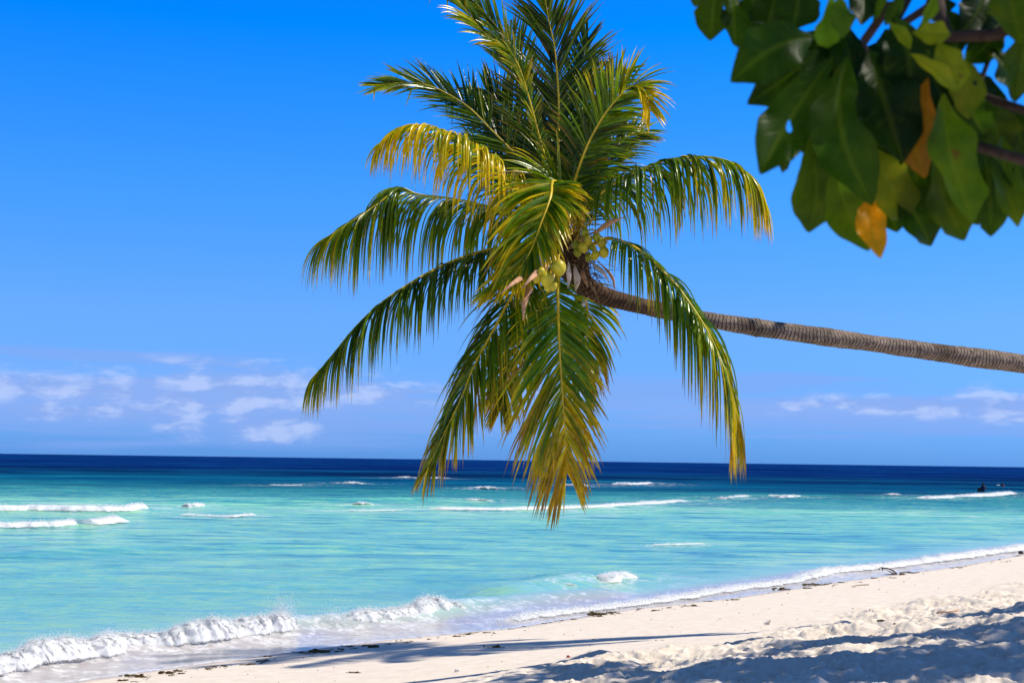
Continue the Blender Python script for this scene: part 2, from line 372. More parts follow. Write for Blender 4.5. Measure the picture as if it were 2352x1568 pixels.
# ------------------------------------------------------------------ waves: foam paths, in picture pixels of the toe of the foam, laid on z = 0
def c3(x, y): return (x*0.5, 1240.3+y*0.5)            # reading grids of two enlarged views of the photo
def c4(x, y): return (1176+x*0.5, 1240.3+y*0.5)
BREAK = [
 # name-label, toe points, height m, depth m, foam wave scale
 ('long white breaker rolling onto the beach at the left edge', [(-260, 1625), (-60, 1583)]+[c3(*q) for q in [(0, 652), (250, 602), (440, 572), (700, 524), (1000, 492), (1200, 462), (1330, 445), (1410, 430)]], 0.34, 0.80, 1.0),
 ('shorter white breaker curling just right of the gap of clear green water', [c3(*q) for q in [(1515, 417), (1620, 410), (1800, 390), (2000, 362), (2120, 345), (2250, 328)]], 0.32, 0.75, 1.0),
 ('long low foaming wave running up the shore towards the right edge', [c4(*q) for q in [(-100, 392), (200, 355), (500, 318), (800, 278), (1000, 245), (1300, 203), (1500, 160), (1800, 127), (2100, 88), (2350, 52), (2600, 25)]], 0.17, 0.9, 1.0),
 ('rounded white breaker crest in the shallows below the hanging fronds', [(1325, 1334), (1370, 1341), (1420, 1343), (1485, 1330)], 0.19, 1.0, 1.0),
 ('small white foam tuft left of the rounded breaker crest', [(1266, 1353), (1292, 1357), (1318, 1352)], 0.15, 0.6, 1.0),
 ('thin broken foam line on the aqua shallows above the rounded crest', [(1475, 1254), (1560, 1253), (1645, 1250)], 0.06, 0.5, 0.9),
 ('tall white breaker at the left edge, farther of two', [(-120, 1177), (0, 1176), (100, 1176), (200, 1177), (300, 1176), (353, 1171)], 0.34, 1.6, 0.6),
 ('white breaker at the left edge, nearer of two', [(-120, 1218), (0, 1215), (100, 1213), (170, 1209), (232, 1198)], 0.26, 1.3, 0.6),
 ('short white breaker right of the tall left one', [(412, 1165), (440, 1166), (487, 1163)], 0.28, 1.4, 0.6),
 ('thin foam streak below the short breaker', [(402, 1184), (480, 1187), (540, 1189), (597, 1184)], 0.10, 0.9, 0.7),
 ('long white foam line behind the tips of the hanging fronds', [(960, 1170), (1080, 1172), (1200, 1172), (1330, 1168), (1440, 1163), (1600, 1152)], 0.14, 2.6, 0.5),
 ('faint foam line left of the hanging fronds', [(757, 1172), (830, 1174), (960, 1172)], 0.07, 0.9, 0.7),
 ('white breaker right of the right drooping frond, left of a pair', [(1630, 1146), (1680, 1148), (1732, 1141)], 0.22, 1.8, 0.5),
 ('white breaker right of the right drooping frond, right of a pair', [(1755, 1141), (1800, 1144), (1845, 1142)], 0.26, 1.8, 0.5),
 ('long white breaker in front of the wading person', [(2080, 1145), (2150, 1147), (2230, 1143), (2300, 1139), (2342, 1134)], 0.26, 2.2, 0.5),
 ('white breaker on dark water between the fronds and the right drooping frond', [(1392, 1112), (1450, 1114), (1510, 1111)], 0.30, 3.0, 0.4),
 ('small whitecap behind the tips of the central hanging frond', [(1300, 1116), (1325, 1117), (1350, 1114)], 0.26, 2.8, 0.4),
 ('small whitecap at the inner tips of the left hanging frond', [(1098, 1121), (1120, 1123), (1142, 1121)], 0.24, 2.2, 0.4),
 ('white crest under the gap between the two hanging fronds', [(1074, 1150), (1095, 1152), (1114, 1149)], 0.20, 1.6, 0.5),
 ('tiny whitecap on deep blue water left of the fronds', [(786, 1110), (810, 1112), (832, 1110)], 0.24, 2.6, 0.4),
 ('thin far whitecap at the outer tips of the left hanging frond', [(910, 1097), (935, 1098), (957, 1097)], 0.22, 3.0, 0.3),
 ('tiniest far whitecap beside the left hanging frond', [(985, 1098), (998, 1099), (1011, 1098)], 0.22, 3.0, 0.3),
 ('faint foam streak on blue water left of the tiny whitecap', [(610, 1114), (650, 1115), (702, 1114)], 0.06, 2.0, 0.4),
 ('little splash of foam left of the hanging fronds', [(818, 1160), (834, 1161), (850, 1159)], 0.25, 1.0, 0.8),
 ('tiny foam fleck left of the wading person', [(2030, 1136), (2050, 1137), (2070, 1135)], 0.12, 1.5, 0.5),
]
PATHS = []
for lab, pts, h, dep, fs in BREAK:
    g = [G(x, y, 0.0) for x, y in pts]; PATHS.append([(p.x, p.y) for p in g])

# ------------------------------------------------------------------ water
ang = np.radians(np.concatenate([np.linspace(-165, -24, 60, endpoint=False), np.linspace(-24, 24, 620, endpoint=False), np.linspace(24, 75, 20)]))
rad = np.concatenate([np.linspace(4, 13, 20, endpoint=False), np.geomspace(13, 320, 860, endpoint=False), np.geomspace(320, 40000, 90)])
R_, A_ = np.meshgrid(rad, ang, indexing='ij'); wx = R_*np.sin(A_); wy = R_*np.cos(A_)
WS = -shore(wx, wy)                                  # positive out to sea
def ripple(x, y):
    u = x*0.22+y*0.98; v = x*0.98-y*0.22
    return 0.040*(fbm(v*0.22, u*0.9, 3, 3)-0.5)+0.022*(fbm(v*0.9, u*2.6, 13, 3)-0.5)
amp = sm(WS, 0.3, 5)
wz = ripple(wx, wy)*amp*(1-sm(R_, 200, 330)) + 0.35*(fbm(wx*0.012, wy*0.12, 23, 2)-0.5)*sm(wy, 60, 130)*(1-sm(R_, 250, 330))
near = R_ < 320
lift = np.zeros_like(wz)
for (lab, pts, h, dep, fs), pth in zip(BREAK, PATHS):
    if h < 0.13: continue
    mar = 8
    xs = [p[0] for p in pth]; ys = [p[1] for p in pth]
    m = (wx > min(xs)-mar) & (wx < max(xs)+mar) & (wy > min(ys)-mar) & (wy < max(ys)+mar)
    if not m.any(): continue
    off = [(p[0]-0.25*dep, p[1]+0.75*dep) for p in pth]
    d, t = polydist(wx[m], wy[m], off)
    lift[m] = np.maximum(lift[m], h*(0.72 if max(ys) < 60 else 0.4)*np.exp(-(d/(dep*0.75))**2))
# the glassy unbroken shoulder in the gap and beside the breakers
for pth, h, wd in [([c3(1380, 435), c3(1560, 412)], 0.24, 0.5), ([c3(2230, 330), c3(2500, 300), c3(2800, 275)], 0.2, 0.8), ([(1180, 1370), (1290, 1352), (1360, 1338)], 0.22, 0.8),
                   ([(500, 1150), (800, 1152), (1000, 1150)], 0.22, 3.0), ([(60, 1275), (300, 1262), (600, 1256), (800, 1258)], 0.10, 1.5)]:
    g = [G(x, y, 0.0) for x, y in pth]; pp = [(p.x-0.15, p.y+0.5) for p in g]
    d, t = polydist(wx, wy, pp); lift = np.maximum(lift, h*np.exp(-(d/wd)**2))
wz = wz+lift
wz = np.maximum(wz, -0.02+0*wz) if False else wz
# the swash film creeps up the sand: follow it closely near the edge
sandz = sand_z(wx, wy, -WS, fine=False)
film = sm(WS, 2.2, 0.0)
wz = np.where(WS < 2.2, np.maximum(wz*(1-film)+0.004*film, sandz*0+0.0), wz)
# body colour of the water by depth
def mixc(a, b, t): return a*(1-t[..., None])+b*t[..., None]
c = lambda *v: np.array(v, float)
nb = fbm(wx*0.03, wy*0.09, 51, 4)-0.5; n2 = fbm(wx*0.10, wy*0.30, 61, 3)-0.5
ly = np.log(np.maximum(wy, 2)) + 0.10*n2 + 0.45*nb*sm(wy, 60, 120)
col = np.broadcast_to(c(0.19, 0.57, 0.46), wx.shape+(3,)).copy()
for y0, y1, cc in [(24, 34, c(0.18, 0.57, 0.45)), (44, 60, c(0.15, 0.54, 0.42)), (70, 80, c(0.16, 0.58, 0.42)), (84, 98, c(0.008, 0.23, 0.31)), (112, 165, c(0.002, 0.10, 0.24)), (175, 230, c(0.001, 0.038, 0.14)), (260, 380, c(0.0005, 0.022, 0.15))]:
    col = mixc(col, cc, sm(ly, math.log(y0), math.log(y1)))
g1 = sm(fbm(wx*0.5, wy*1.5, 71, 4), 0.50, 0.66)*(1-sm(wy, 70, 100))
col = mixc(col, c(0.30, 0.62, 0.36), g1*0.35)
b1 = sm(fbm(wx*0.35, wy*1.3, 91, 4), 0.50, 0.68)*(1-sm(wy, 70, 110))
col = mixc(col, c(0.13, 0.44, 0.52), b1*0.45)  # blue streaks: reflected sky painted into the water colour
green = np.clip(lift/0.24, 0, 1)*sm(WS, 0.5, 2.0)
col = mixc(col, c(0.10, 0.60, 0.45), green*0.6*(1-sm(wy, 120, 160)))
shal = sm(WS+0.9*nb*2, 7.5, 2.0)
col = mixc(col, c(0.40, 0.62, 0.56), shal*0.55)
col = mixc(col, c(0.47, 0.43, 0.43), sm(WS+0.4*n2, 2.6, 1.0))
lines = sm(np.abs(fbm(wx*1.3+3, wy*2.6, 101, 4)-0.5), 0.05, 0.0)
lin2 = sm(np.abs(fbm(wx*0.8+7, wy*3.5-wx*1.5, 131, 4)-0.5), 0.035, 0.0)
fo = np.maximum(lines*0.8, lin2)*sm(WS, 3.2, 1.2)*0.85
fo = np.maximum(fo, sm(np.abs(fbm(wx*0.10, wy*0.5, 111, 4)-0.48), 0.05, 0.0)*np.exp(-((wy-80)/9)**2)*0.85)
fo = np.maximum(fo, sm(WS+0.06*n2, 0.10, 0.03))
for (lab, pts, h, dep, fs), pth in zip(BREAK, PATHS):
    xs = [p[0] for p in pth]; ys = [p[1] for p in pth]; mar = 10
    m = (wx > min(xs)-mar) & (wx < max(xs)+mar) & (wy > min(ys)-mar) & (wy < max(ys)+mar)
    if not m.any(): continue
    d, t = polydist(wx[m], wy[m], pth); hal = np.exp(-(d/(dep*1.5))**2)*sm(np.abs(fbm(wx[m]*1.2, wy[m]*1.2, 141, 4)-0.5), 0.09, 0.0)*0.9
    fo[m] = np.maximum(fo[m], hal)
col = np.clip(col, 0, 1)
def water_mat():
    m, t = mat('sea_water'); co = t.add('ShaderNodeTexCoord').outputs['Object']
    cl = t.add('ShaderNodeAttribute', attribute_name='Col').outputs['Color']
    s = t.add('ShaderNodeAttribute', attribute_name='sea').outputs['Fac']
    fo_ = t.add('ShaderNodeAttribute', attribute_name='foam').outputs['Fac']
    sp = t.add('ShaderNodeSeparateXYZ', {0: co})
    v1 = t.add('ShaderNodeMapping', {0: co, 'Rotation': (0, 0, math.radians(-12)), 'Scale': (1.1, 2.2, 1)}).outputs[0]
    v2 = t.add('ShaderNodeMapping', {0: co, 'Rotation': (0, 0, math.radians(-8)), 'Scale': (0.05, 0.14, 1)}).outputs[0]
    v3 = t.add('ShaderNodeMapping', {0: co, 'Scale': (0.012, 0.022, 1)}).outputs[0]
    nfar = t.noise(v3, 1.0, 8, 0.7, 0.3)
    na = t.noise(v1, 1.5, 6, 0.62, 0.5); nbb = t.noise(v2, 1.0, 7, 0.65, 0.5); nc = t.noise(v1, 5.0, 4, 0.6, 0.3)
    farm = t.sstep(sp.outputs[1], 70, 160)
    st = t.m('ADD', t.m('MULTIPLY', na, t.m('SUBTRACT', 1.0, farm)), t.m('MULTIPLY', nbb, farm))
    v4 = t.add('ShaderNodeMapping', {0: co, 'Rotation': (0, 0, math.radians(-14)), 'Scale': (0.30, 0.75, 1)}).outputs[0]
    nm = t.noise(v4, 1.0, 8, 0.68, 0.6)
    # yellow-green streaks where the bottom shows; blue and dark ones paint reflected sky and troughs
    k = t.m('SUBTRACT', 1.0, farm); sh_ = t.sstep(s, 2.0, 4.0)
    cl = t.mix(t.m('MULTIPLY', t.m('MULTIPLY', t.sstep(na, 0.50, 0.60), k), t.m('MULTIPLY', sh_, 0.55)), cl, (0.36, 0.66, 0.32, 1))
    cl = t.mix(t.m('MULTIPLY', t.m('MULTIPLY', t.sstep(na, 0.49, 0.40), k), t.m('MULTIPLY', sh_, 0.55)), cl, (0.13, 0.45, 0.52, 1))
    cl = t.mix(t.m('MULTIPLY', t.m('MULTIPLY', t.sstep(nbb, 0.47, 0.38), t.m('SUBTRACT', 1.0, farm)), t.m('MULTIPLY', sh_, 0.5)), cl, (0.05, 0.34, 0.42, 1))
    cl = t.mix(t.m('MULTIPLY', t.m('MULTIPLY', t.sstep(nc, 0.57, 0.68), k), t.m('MULTIPLY', sh_, 0.6)), cl, (0.02, 0.28, 0.42, 1))
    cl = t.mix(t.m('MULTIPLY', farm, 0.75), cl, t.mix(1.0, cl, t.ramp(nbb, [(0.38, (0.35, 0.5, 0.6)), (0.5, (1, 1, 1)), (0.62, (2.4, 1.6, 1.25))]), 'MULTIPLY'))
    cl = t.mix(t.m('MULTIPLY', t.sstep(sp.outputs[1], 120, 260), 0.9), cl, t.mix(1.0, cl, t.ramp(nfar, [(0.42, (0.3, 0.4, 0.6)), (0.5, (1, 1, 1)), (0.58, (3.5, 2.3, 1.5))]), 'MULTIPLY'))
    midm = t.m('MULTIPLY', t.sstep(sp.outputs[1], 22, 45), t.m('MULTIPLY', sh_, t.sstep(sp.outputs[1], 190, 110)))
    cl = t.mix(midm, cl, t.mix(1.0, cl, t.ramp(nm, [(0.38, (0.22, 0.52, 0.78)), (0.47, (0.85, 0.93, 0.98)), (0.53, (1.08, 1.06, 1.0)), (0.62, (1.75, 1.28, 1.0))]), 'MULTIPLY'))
    fm = t.m('MULTIPLY', fo_, t.sstep(t.noise(co, 9, 6, 0.7), 0.38, 0.6))
    cl = t.mix(fm, cl, (0.9, 0.9, 0.9, 1))
    hgt = t.m('ADD', t.m('ADD', t.m('MULTIPLY', na, 0.8), t.m('MULTIPLY', nc, 0.25)), t.m('MULTIPLY', nbb, 1.5))
    bs = t.m('MULTIPLY', t.sstep(s, 0.0, 5.0), 0.75)
    bp = t.add('ShaderNodeBump', {'Height': hgt, 'Strength': t.m('ADD', bs, 0.12), 'Distance': t.m('ADD', 0.08, t.m('MULTIPLY', farm, 0.5))})
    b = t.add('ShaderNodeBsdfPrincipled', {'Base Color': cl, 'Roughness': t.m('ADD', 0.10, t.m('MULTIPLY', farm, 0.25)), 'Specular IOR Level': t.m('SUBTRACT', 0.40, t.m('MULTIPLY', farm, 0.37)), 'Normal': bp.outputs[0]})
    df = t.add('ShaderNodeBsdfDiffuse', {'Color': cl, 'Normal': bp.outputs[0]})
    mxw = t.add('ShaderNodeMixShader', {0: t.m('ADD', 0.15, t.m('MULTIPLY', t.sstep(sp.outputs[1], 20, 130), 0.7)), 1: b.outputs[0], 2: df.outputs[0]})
    t.add('ShaderNodeOutputMaterial', {0: mxw.outputs[0]}); return m
keep = (WS > -0.12).ravel()
o = gridmesh('sea_water', np.stack([wx, wy, wz], -1), water_mat(), attrs={'sea': WS, 'foam': fo}, cols=col, keep=keep); o['kind'] = 'structure'

# ------------------------------------------------------------------ foam
def octa(p, r):
    v = [(p[0]+r, p[1], p[2]), (p[0]-r, p[1], p[2]), (p[0], p[1]+r, p[2]), (p[0], p[1]-r, p[2]), (p[0], p[1], p[2]+r), (p[0], p[1], p[2]-r)]
    f = [(0, 2, 4), (2, 1, 4), (1, 3, 4), (3, 0, 4), (2, 0, 5), (1, 2, 5), (3, 1, 5), (0, 3, 5)]; return v, f
for bi, ((lab, pts, h, dep, fs), pth) in enumerate(zip(BREAK, PATHS)):
    if len(pts) <= 3 and pth[0][1] > 60: h *= 0.75
    n0 = 8
    q, L = catmull([(*p, 0) for p in pth], 60)
    dist = float(np.mean(q[:, 1])); step = max(0.022, dist*0.0011)
    n = int(min(1500, max(30, L/step))); q, L = catmull([(*p, 0) for p in pth], n)
    T = np.gradient(q, axis=0); T /= np.linalg.norm(T, axis=1)[:, None]
    N = np.stack([-T[:, 1], T[:, 0], 0*T[:, 0]], 1); N[N[:, 1] < 0] *= -1      # out to sea
    m = 36 if dist < 40 else 14
    vv = np.linspace(0, 1, m); tt = np.linspace(0, 1, n); LL = tt*L
    k = 1.0/max(0.35, dep*0.5)
    env = sm(tt, 0, 0.04 if L > 6 else 0.25)*sm(tt, 1, 0.96 if L > 6 else 0.72)
    if bi == 0: env = sm(tt, 1.0, 0.985)
    hh = h*(0.92+(0.42 if dist < 40 else 0.2)*(fbm(LL*0.9*k*0.6, LL*0, 7+bi, 3)-0.5)*2)*env
    hh = np.maximum(hh, 0.02*env)
    if bi == 2: hh = hh*(0.35+0.65*sm(tt, 0.25, 0.5))*(1-0.6*sm(tt, 0.85, 0.97))
    ww = dep*(0.8+0.5*(fbm(LL*0.7*k, LL*0, 27+bi, 3)-0.5)*2)*(0.35+0.65*env)
    prof = np.where(vv < 0.45, np.sin(vv/0.45*math.pi/2)**0.8, np.cos((vv-0.45)/0.55*math.pi/2)**1.2)
    VV, TT = np.meshgrid(vv, tt); X = VV*ww[:, None]
    toe = (fbm(LL*1.6*k, LL*0, 47+bi, 4)-0.5)*0.5*dep*0.6
    base = q[:, None, :]+N[:, None, :]*(X+toe[:, None])[..., None]
    a = fbm(LL[:, None]*4.6*k+0*VV, X*5.5*k, 57+bi, 5, 0.66)-0.5; b = fbm(LL[:, None]*4.0*k+9+0*VV, X*4.7*k+4, 67+bi, 5, 0.62)-0.5
    a2 = fbm(LL[:, None]*11*k+0*VV, X*13*k, 87+bi, 3, 0.6)-0.5
    amp_ = h*(0.9*prof[None, :]+0.12)*(0.3+0.7*env[:, None])
    z = prof[None, :]*hh[:, None]+(a*0.15+a2*0.09)*amp_*(1.0 if dist < 50 else 0.6)
    V = base.copy(); V[..., 2] = 0.012+np.maximum(z, -0.03)
    V += N[:, None, :]*(b*amp_*0.5)[..., None]+T[:, None, :]*((a2+b*0.5)*amp_*0.6)[..., None]
    edge = np.clip(np.minimum(sm(VV, 0.0, 0.16), sm(VV, 1.0, 0.72))*env[:, None], 0, 1)
    if h < 0.13: edge = edge*0.45
    if bi == 2: edge = edge*(0.55+0.45*sm(tt, 0.3, 0.55))[:, None]
    root = thing('breaking_wave', tuple(q[len(q)//2]), 'white foam: '+lab if False else lab, 'wave', 'white breaking waves')
    gridmesh('foam_crest', V, M['foam'], root, attrs={'edge': edge, 'fscale': np.full(V.shape[:2], fs*1.3)})
    # froth: a dense scatter of tiny white beads over the crest, thrown highest along its top
    r0 = dist*4.2e-4; N_ = int(min(22000, 1.5* L*max(h, 0.08)/(math.pi*r0*r0)*(1.25 if dist < 60 else 0.9)))
    gi = rng.integers(0, n, N_); gj = np.clip((np.abs(rng.normal(0.36, 0.20, N_))*m).astype(int), 0, m-1)
    ok = rng.random(N_) < env[gi]*1.2+0.05; gi = gi[ok]; gj = gj[ok]; K = len(gi)
    burst = np.clip(vnoise(LL[gi]*1.4, LL[gi]*0+0.3, 5+bi)-0.25, 0, 1)
    C_ = V[gi, gj]+rng.normal(0, 1, (K, 3))*np.array([0.022, 0.03, 0.012])*(dist/20)**0.5
    C_[:, 2] += np.abs(rng.normal(0, 1, K))*h*0.10*(gj > m*0.2)
    fly = rng.random(K) < (0.10 if h > 0.2 else 0.04); C_[fly, 2] += np.abs(rng.normal(0, 1, fly.sum()))*h*0.45*burst[fly]
    rr_ = r0*rng.uniform(0.25, 0.85, K); rr_[fly] *= 0.45
    if bi in (0, 1):                            # the splash on either side of the gap
        K2 = 2200; ii = (n*(0.95+0.045*rng.random(K2))).astype(int) if bi == 0 else (n*0.06*rng.random(K2)).astype(int)
        S2 = V[ii, m//2]+rng.normal(0, 1, (K2, 3))*np.array([0.12, 0.10, 0.02]); S2[:, 2] += np.abs(rng.normal(0, 1, K2))*0.15
        C_ = np.vstack([C_, S2]); rr_ = np.r_[rr_, r0*rng.uniform(0.15, 0.7, K2)]
    C_[:, 2] = np.maximum(C_[:, 2], 0.015)
    O_ = np.array([(1, 0, 0), (-1, 0, 0), (0, 1, 0), (0, -1, 0), (0, 0, 1), (0, 0, -1)], float)
    VV_ = (C_[:, None, :]+O_[None]*rr_[:, None, None]).reshape(-1, 3)
    TF = np.array([(0, 2, 4), (2, 1, 4), (1, 3, 4), (3, 0, 4), (2, 0, 5), (1, 2, 5), (3, 1, 5), (0, 3, 5)])
    FF = (np.arange(len(C_))[:, None, None]*6+TF[None]).reshape(-1, 3)
    me = bpy.data.meshes.new('froth'); me.vertices.add(len(VV_)); me.vertices.foreach_set('co', VV_.reshape(-1).astype(np.float32))
    me.loops.add(FF.size); me.loops.foreach_set('vertex_index', FF.reshape(-1).astype(np.int32)); me.polygons.add(len(FF))
    me.polygons.foreach_set('loop_start', (np.arange(len(FF))*3).astype(np.int32)); me.polygons.foreach_set('loop_total', np.full(len(FF), 3, np.int32))
    me.update(calc_edges=True); me.polygons.foreach_set('use_smooth', np.ones(len(FF), bool)); me.materials.append(M['drop'])
    fr_ = link(bpy.data.objects.new('froth', me), root); fr_['kind'] = 'stuff'
    settle(root)

# ------------------------------------------------------------------ coconut palm
YC = 15.0; SCL = YC/18.0
YY = lambda Y: YC+(Y-18.0)*SCL
PW = P
def P(x, y, Y): return PW(x, y, YY(Y))      # palm drawn at 18 m, stands at YC
crown_base = P(1318, 632, 18.0)
palm = thing('coconut_palm', tuple(PW(3000, 1250, 21.0)), 'coconut palm leaning far out from the right over the beach and shallows', 'palm tree')
palm.location.z = float(sand_z(np.array([palm.location.x]), np.array([palm.location.y]))[0])
base = Vector(palm.location)
tp = [(1300, 596, 15.0, .108), (1330, 645, 15.05, .112), (1362, 668, 15.1, .105), (1410, 687, 15.25, .098), (1480, 704, 15.5, .093), (1560, 721, 15.75, .093), (1650, 738, 16.0, .094), (1750, 754, 16.3, .098), (1840, 766, 16.55, .101),
      (1950, 781, 16.9, .106), (2080, 799, 17.3, .110), (2200, 816, 17.65, .115), (2352, 836, 18.1, .121), (2500, 862, 18.6, .127), (2680, 925, 19.3, .137), (2850, 1040, 20.2, .155)]
tpts = [(*PW(x, y, Y), r) for x, y, Y, r in tp] + [(*(base+Vector((-.1, 0, .25))), .21), (*(base+Vector((0, 0, -.4))), .30)]
NR = 2400
q, L = catmull(tpts, NR)
seg = 40
V = np.zeros((NR, seg, 3)); ring = np.zeros((NR, seg)); age = np.zeros((NR, seg))
T = np.gradient(q[:, :3], axis=0); T /= np.linalg.norm(T, axis=1)[:, None]
a = Vector(T[0]).orthogonal().normalized(); l = np.linspace(0, L, NR); th = np.arange(seg)*2*math.pi/seg
for i in range(NR):
    t = Vector(T[i]); a = (a-t*a.dot(t)).normalized(); b = t.cross(a)
    lw = l[i]+0.015*np.sin(th+l[i]*1.3)+0.012*np.sin(3*th+l[i]*5)+0.008*(vnoise(th*3, np.full(seg, l[i]*6), 3)-0.5)
    ph = (lw/0.053) % 1.0; rg = ph**1.5
    ring[i] = np.clip(1-sm(ph, 0.66, 0.9)-sm(ph, 0.14, 0.0), 0, 1)
    nz = fbm(th*2.2+40, np.full(seg, l[i]*9), 19, 3)-0.5
    r = 0.93*q[i, 3]*(1+0.085*rg+0.12*nz*(1.8 if l[i] < 1.2 else 1.0))
    r = r*(1+0.05*math.sin(l[i]*2.1+1)+0.03*math.sin(l[i]*5.3))*(1+0.10*math.exp(-((l[i]-2.75)/0.05)**2))
    V[i] = q[i, :3]+np.outer(np.cos(th)*r, a)+np.outer(np.sin(th)*r, b)
    age[i] = sm(np.array([l[i]]), 0.9, 2.4)[0]
gridmesh('trunk', V, M['trunk'], palm, attrs={'ring': ring, 'age': age}, wrap=True)

GREEN = c(0.026, 0.090, 0.002); DARK = c(0.006, 0.029, 0.002); YEL = c(0.72, 0.52, 0.006); LIME = c(0.13, 0.235, 0.003); ORA = c(0.58, 0.24, 0.010); BRO = c(0.17, 0.09, 0.035); OLV = c(0.16, 0.17, 0.012)  # DARK: shade on rear fronds and undersides painted into the leaf colour
Zv = Vector((0, 0, 1))
def make_frond(ctrl, Nh, n=84, Lmax=0.75, droop=1.0, a0=62, a1=22, V_=10, yellow=0.2, tipy=0.4, endy=0.5, wid=0.026, rib=0.030, start=0.14, seed=0, kink=0.04, base=GREEN, Lprof=None, petw=None, asym=(1, 1), burn=0.0, curl=0.0):
    """ctrl: (px, py, distance) along the midrib; Nh: which way the upper face looks"""
    rr = random.Random(seed); nr = np.random.default_rng(seed)
    q, L = catmull([tuple(P(*k)) for k in ctrl], 120)
    pts = [Vector(p) for p in q]; B = Bag(); Nh = Vector(Nh); n = int(n*1.38); hang = droop > 2; Lprof = Lprof or (([0, .08, .4, .75, 1], [.55, .85, 1.05, .95, .55]) if hang else None); Lmax *= (1.32 if hang else 1.10)*SCL; droop *= (1.6 if hang else 1.0)/SCL; wid *= SCL*1.1; rib *= SCL; petw = petw and petw*SCL
    w1 = [rr.uniform(0, 9) for _ in range(4)]
    for side in (-1, 1):
        for i in range(n):
            t = start+(1-start)*(i+rr.uniform(-0.3, 0.3)+(0.25 if side > 0 else 0))/n
            t = min(max(t, start), 0.998); fi = t*119; i0 = min(int(fi), 118); fr = fi-i0
            p = pts[i0].lerp(pts[i0+1], fr); T = (pts[min(i0+2, 119)]-pts[max(i0-1, 0)]).normalized()
            S = T.cross(Nh)
            if S.length < 0.15: S = T.orthogonal()
            S.normalize(); Nn = S.cross(T).normalized()
            u = (t-start)/(1-start)
            ln = Lmax*(0.42+1.0*math.sin(math.pi*min(1, 0.10+u*0.86)**0.85)*0.62) if Lprof is None else Lmax*np.interp(u, *Lprof)
            if rr.random() < 0.035: continue
            ln *= (rr.uniform(0.84, 1.10) if rr.random() > 0.06 else rr.uniform(0.4, 0.7))*asym[0 if side < 0 else 1]
            clump = 9*math.sin(i*0.42+w1[0]+side)+6*math.sin(i*0.19+w1[1])+6*math.sin(i*0.9+w1[2])
            al = math.radians(a0+(a1-a0)*u**0.9+clump*0.6+rr.gauss(0, 3.0)); vd = math.radians(V_+rr.gauss(0, 7)+6*math.sin(i*0.4+w1[2]))
            d = T*math.cos(al)+(S*side*math.cos(vd)+Nn*math.sin(vd))*math.sin(al); d.normalize()
            wv = d.cross(Nn).normalized()
            tw = rr.gauss(0, 0.35); wv = Quaternion(d, tw)@wv
            ns = 9; st = ln/ns; pos = p.copy(); g = droop*(0.75+0.5*rr.random())*(0.9+0.4*u)
            kk = rr.randrange(2, 8) if rr.random() < kink else -1
            yl = min(1, max(0, 1.1*yellow+0.05+endy*u**2.2+rr.gauss(0, 0.17)*(0.4+1.6*yellow+0.8*u)+0.10*math.sin(i*0.31+w1[3])-0.05))
            brn = rr.random() < 0.05+burn*u*u
            vs = []; cs = []
            for s in range(ns+1):
                v = s/ns
                w_ = wid*(0.35+0.65*min(1, v/0.18))*(1-max(0, (v-0.45)/0.55)**1.6)+0.0012
                nn = wv.cross(d).normalized(); fold = 0.42*w_*(1-0.5*v)
                vs += [pos+wv*w_*0.5, pos-nn*fold, pos-wv*w_*0.5]
                y2 = min(1, yl+tipy*1.2*v**2.8)
                cc = (base*(1-y2*2)+LIME*(y2*2)) if y2 < 0.5 else (LIME*(2-2*y2)+YEL*(2*y2-1))
                if v > 0.72: cc = cc*(1-(v-0.72)*2.2*(0.4+burn))+ORA*(v-0.72)*2.2*(0.4+burn)
                if brn: cc = cc*(1-v)+(ORA*0.45+BRO*0.55)*v
                if s == ns: cc = BRO
                edge = cc*0.97+YEL*(0.004+0.10*y2)
                cs += [edge, cc, edge]
                d = (d+Vector((0, 0, -1))*(g*st*1.15*(0.35+1.5*v))).normalized()
                if curl: d = (d+Nn*(-curl*st)).normalized()
                if s == kk: d = (d*0.25+Vector((rr.uniform(-.3, .3), rr.uniform(-.3, .3), -1))).normalized()
                wv = (wv-d*wv.dot(d)).normalized()
                pos = pos+d*st
            f = []
            for s in range(ns):
                b0 = s*3; f += [(b0, b0+1, b0+4, b0+3), (b0+1, b0+2, b0+5, b0+4)]
            B.add(vs, f, cs)
    fo = B.build('frond', M['frond'], palm)
    # midrib: broad flattened stalk tapering to the tip
    pw = petw or rib*1.5
    radv = [max(0.004, pw*(1-min(1, t/0.22))+rib*min(1, t/0.22)*(1-t)**0.8) for t in np.linspace(0, 1, 60)]
    q2, _ = catmull([tuple(P(*k)) for k in ctrl], 60)
    v, f = tube(q2, [r*0.75 for r in radv], 8)
    mesh('midrib', v, f, M['rib'], fo)
    return fo
UPW = (0, 0, 1); CAMW = (0, -1, 0.15)
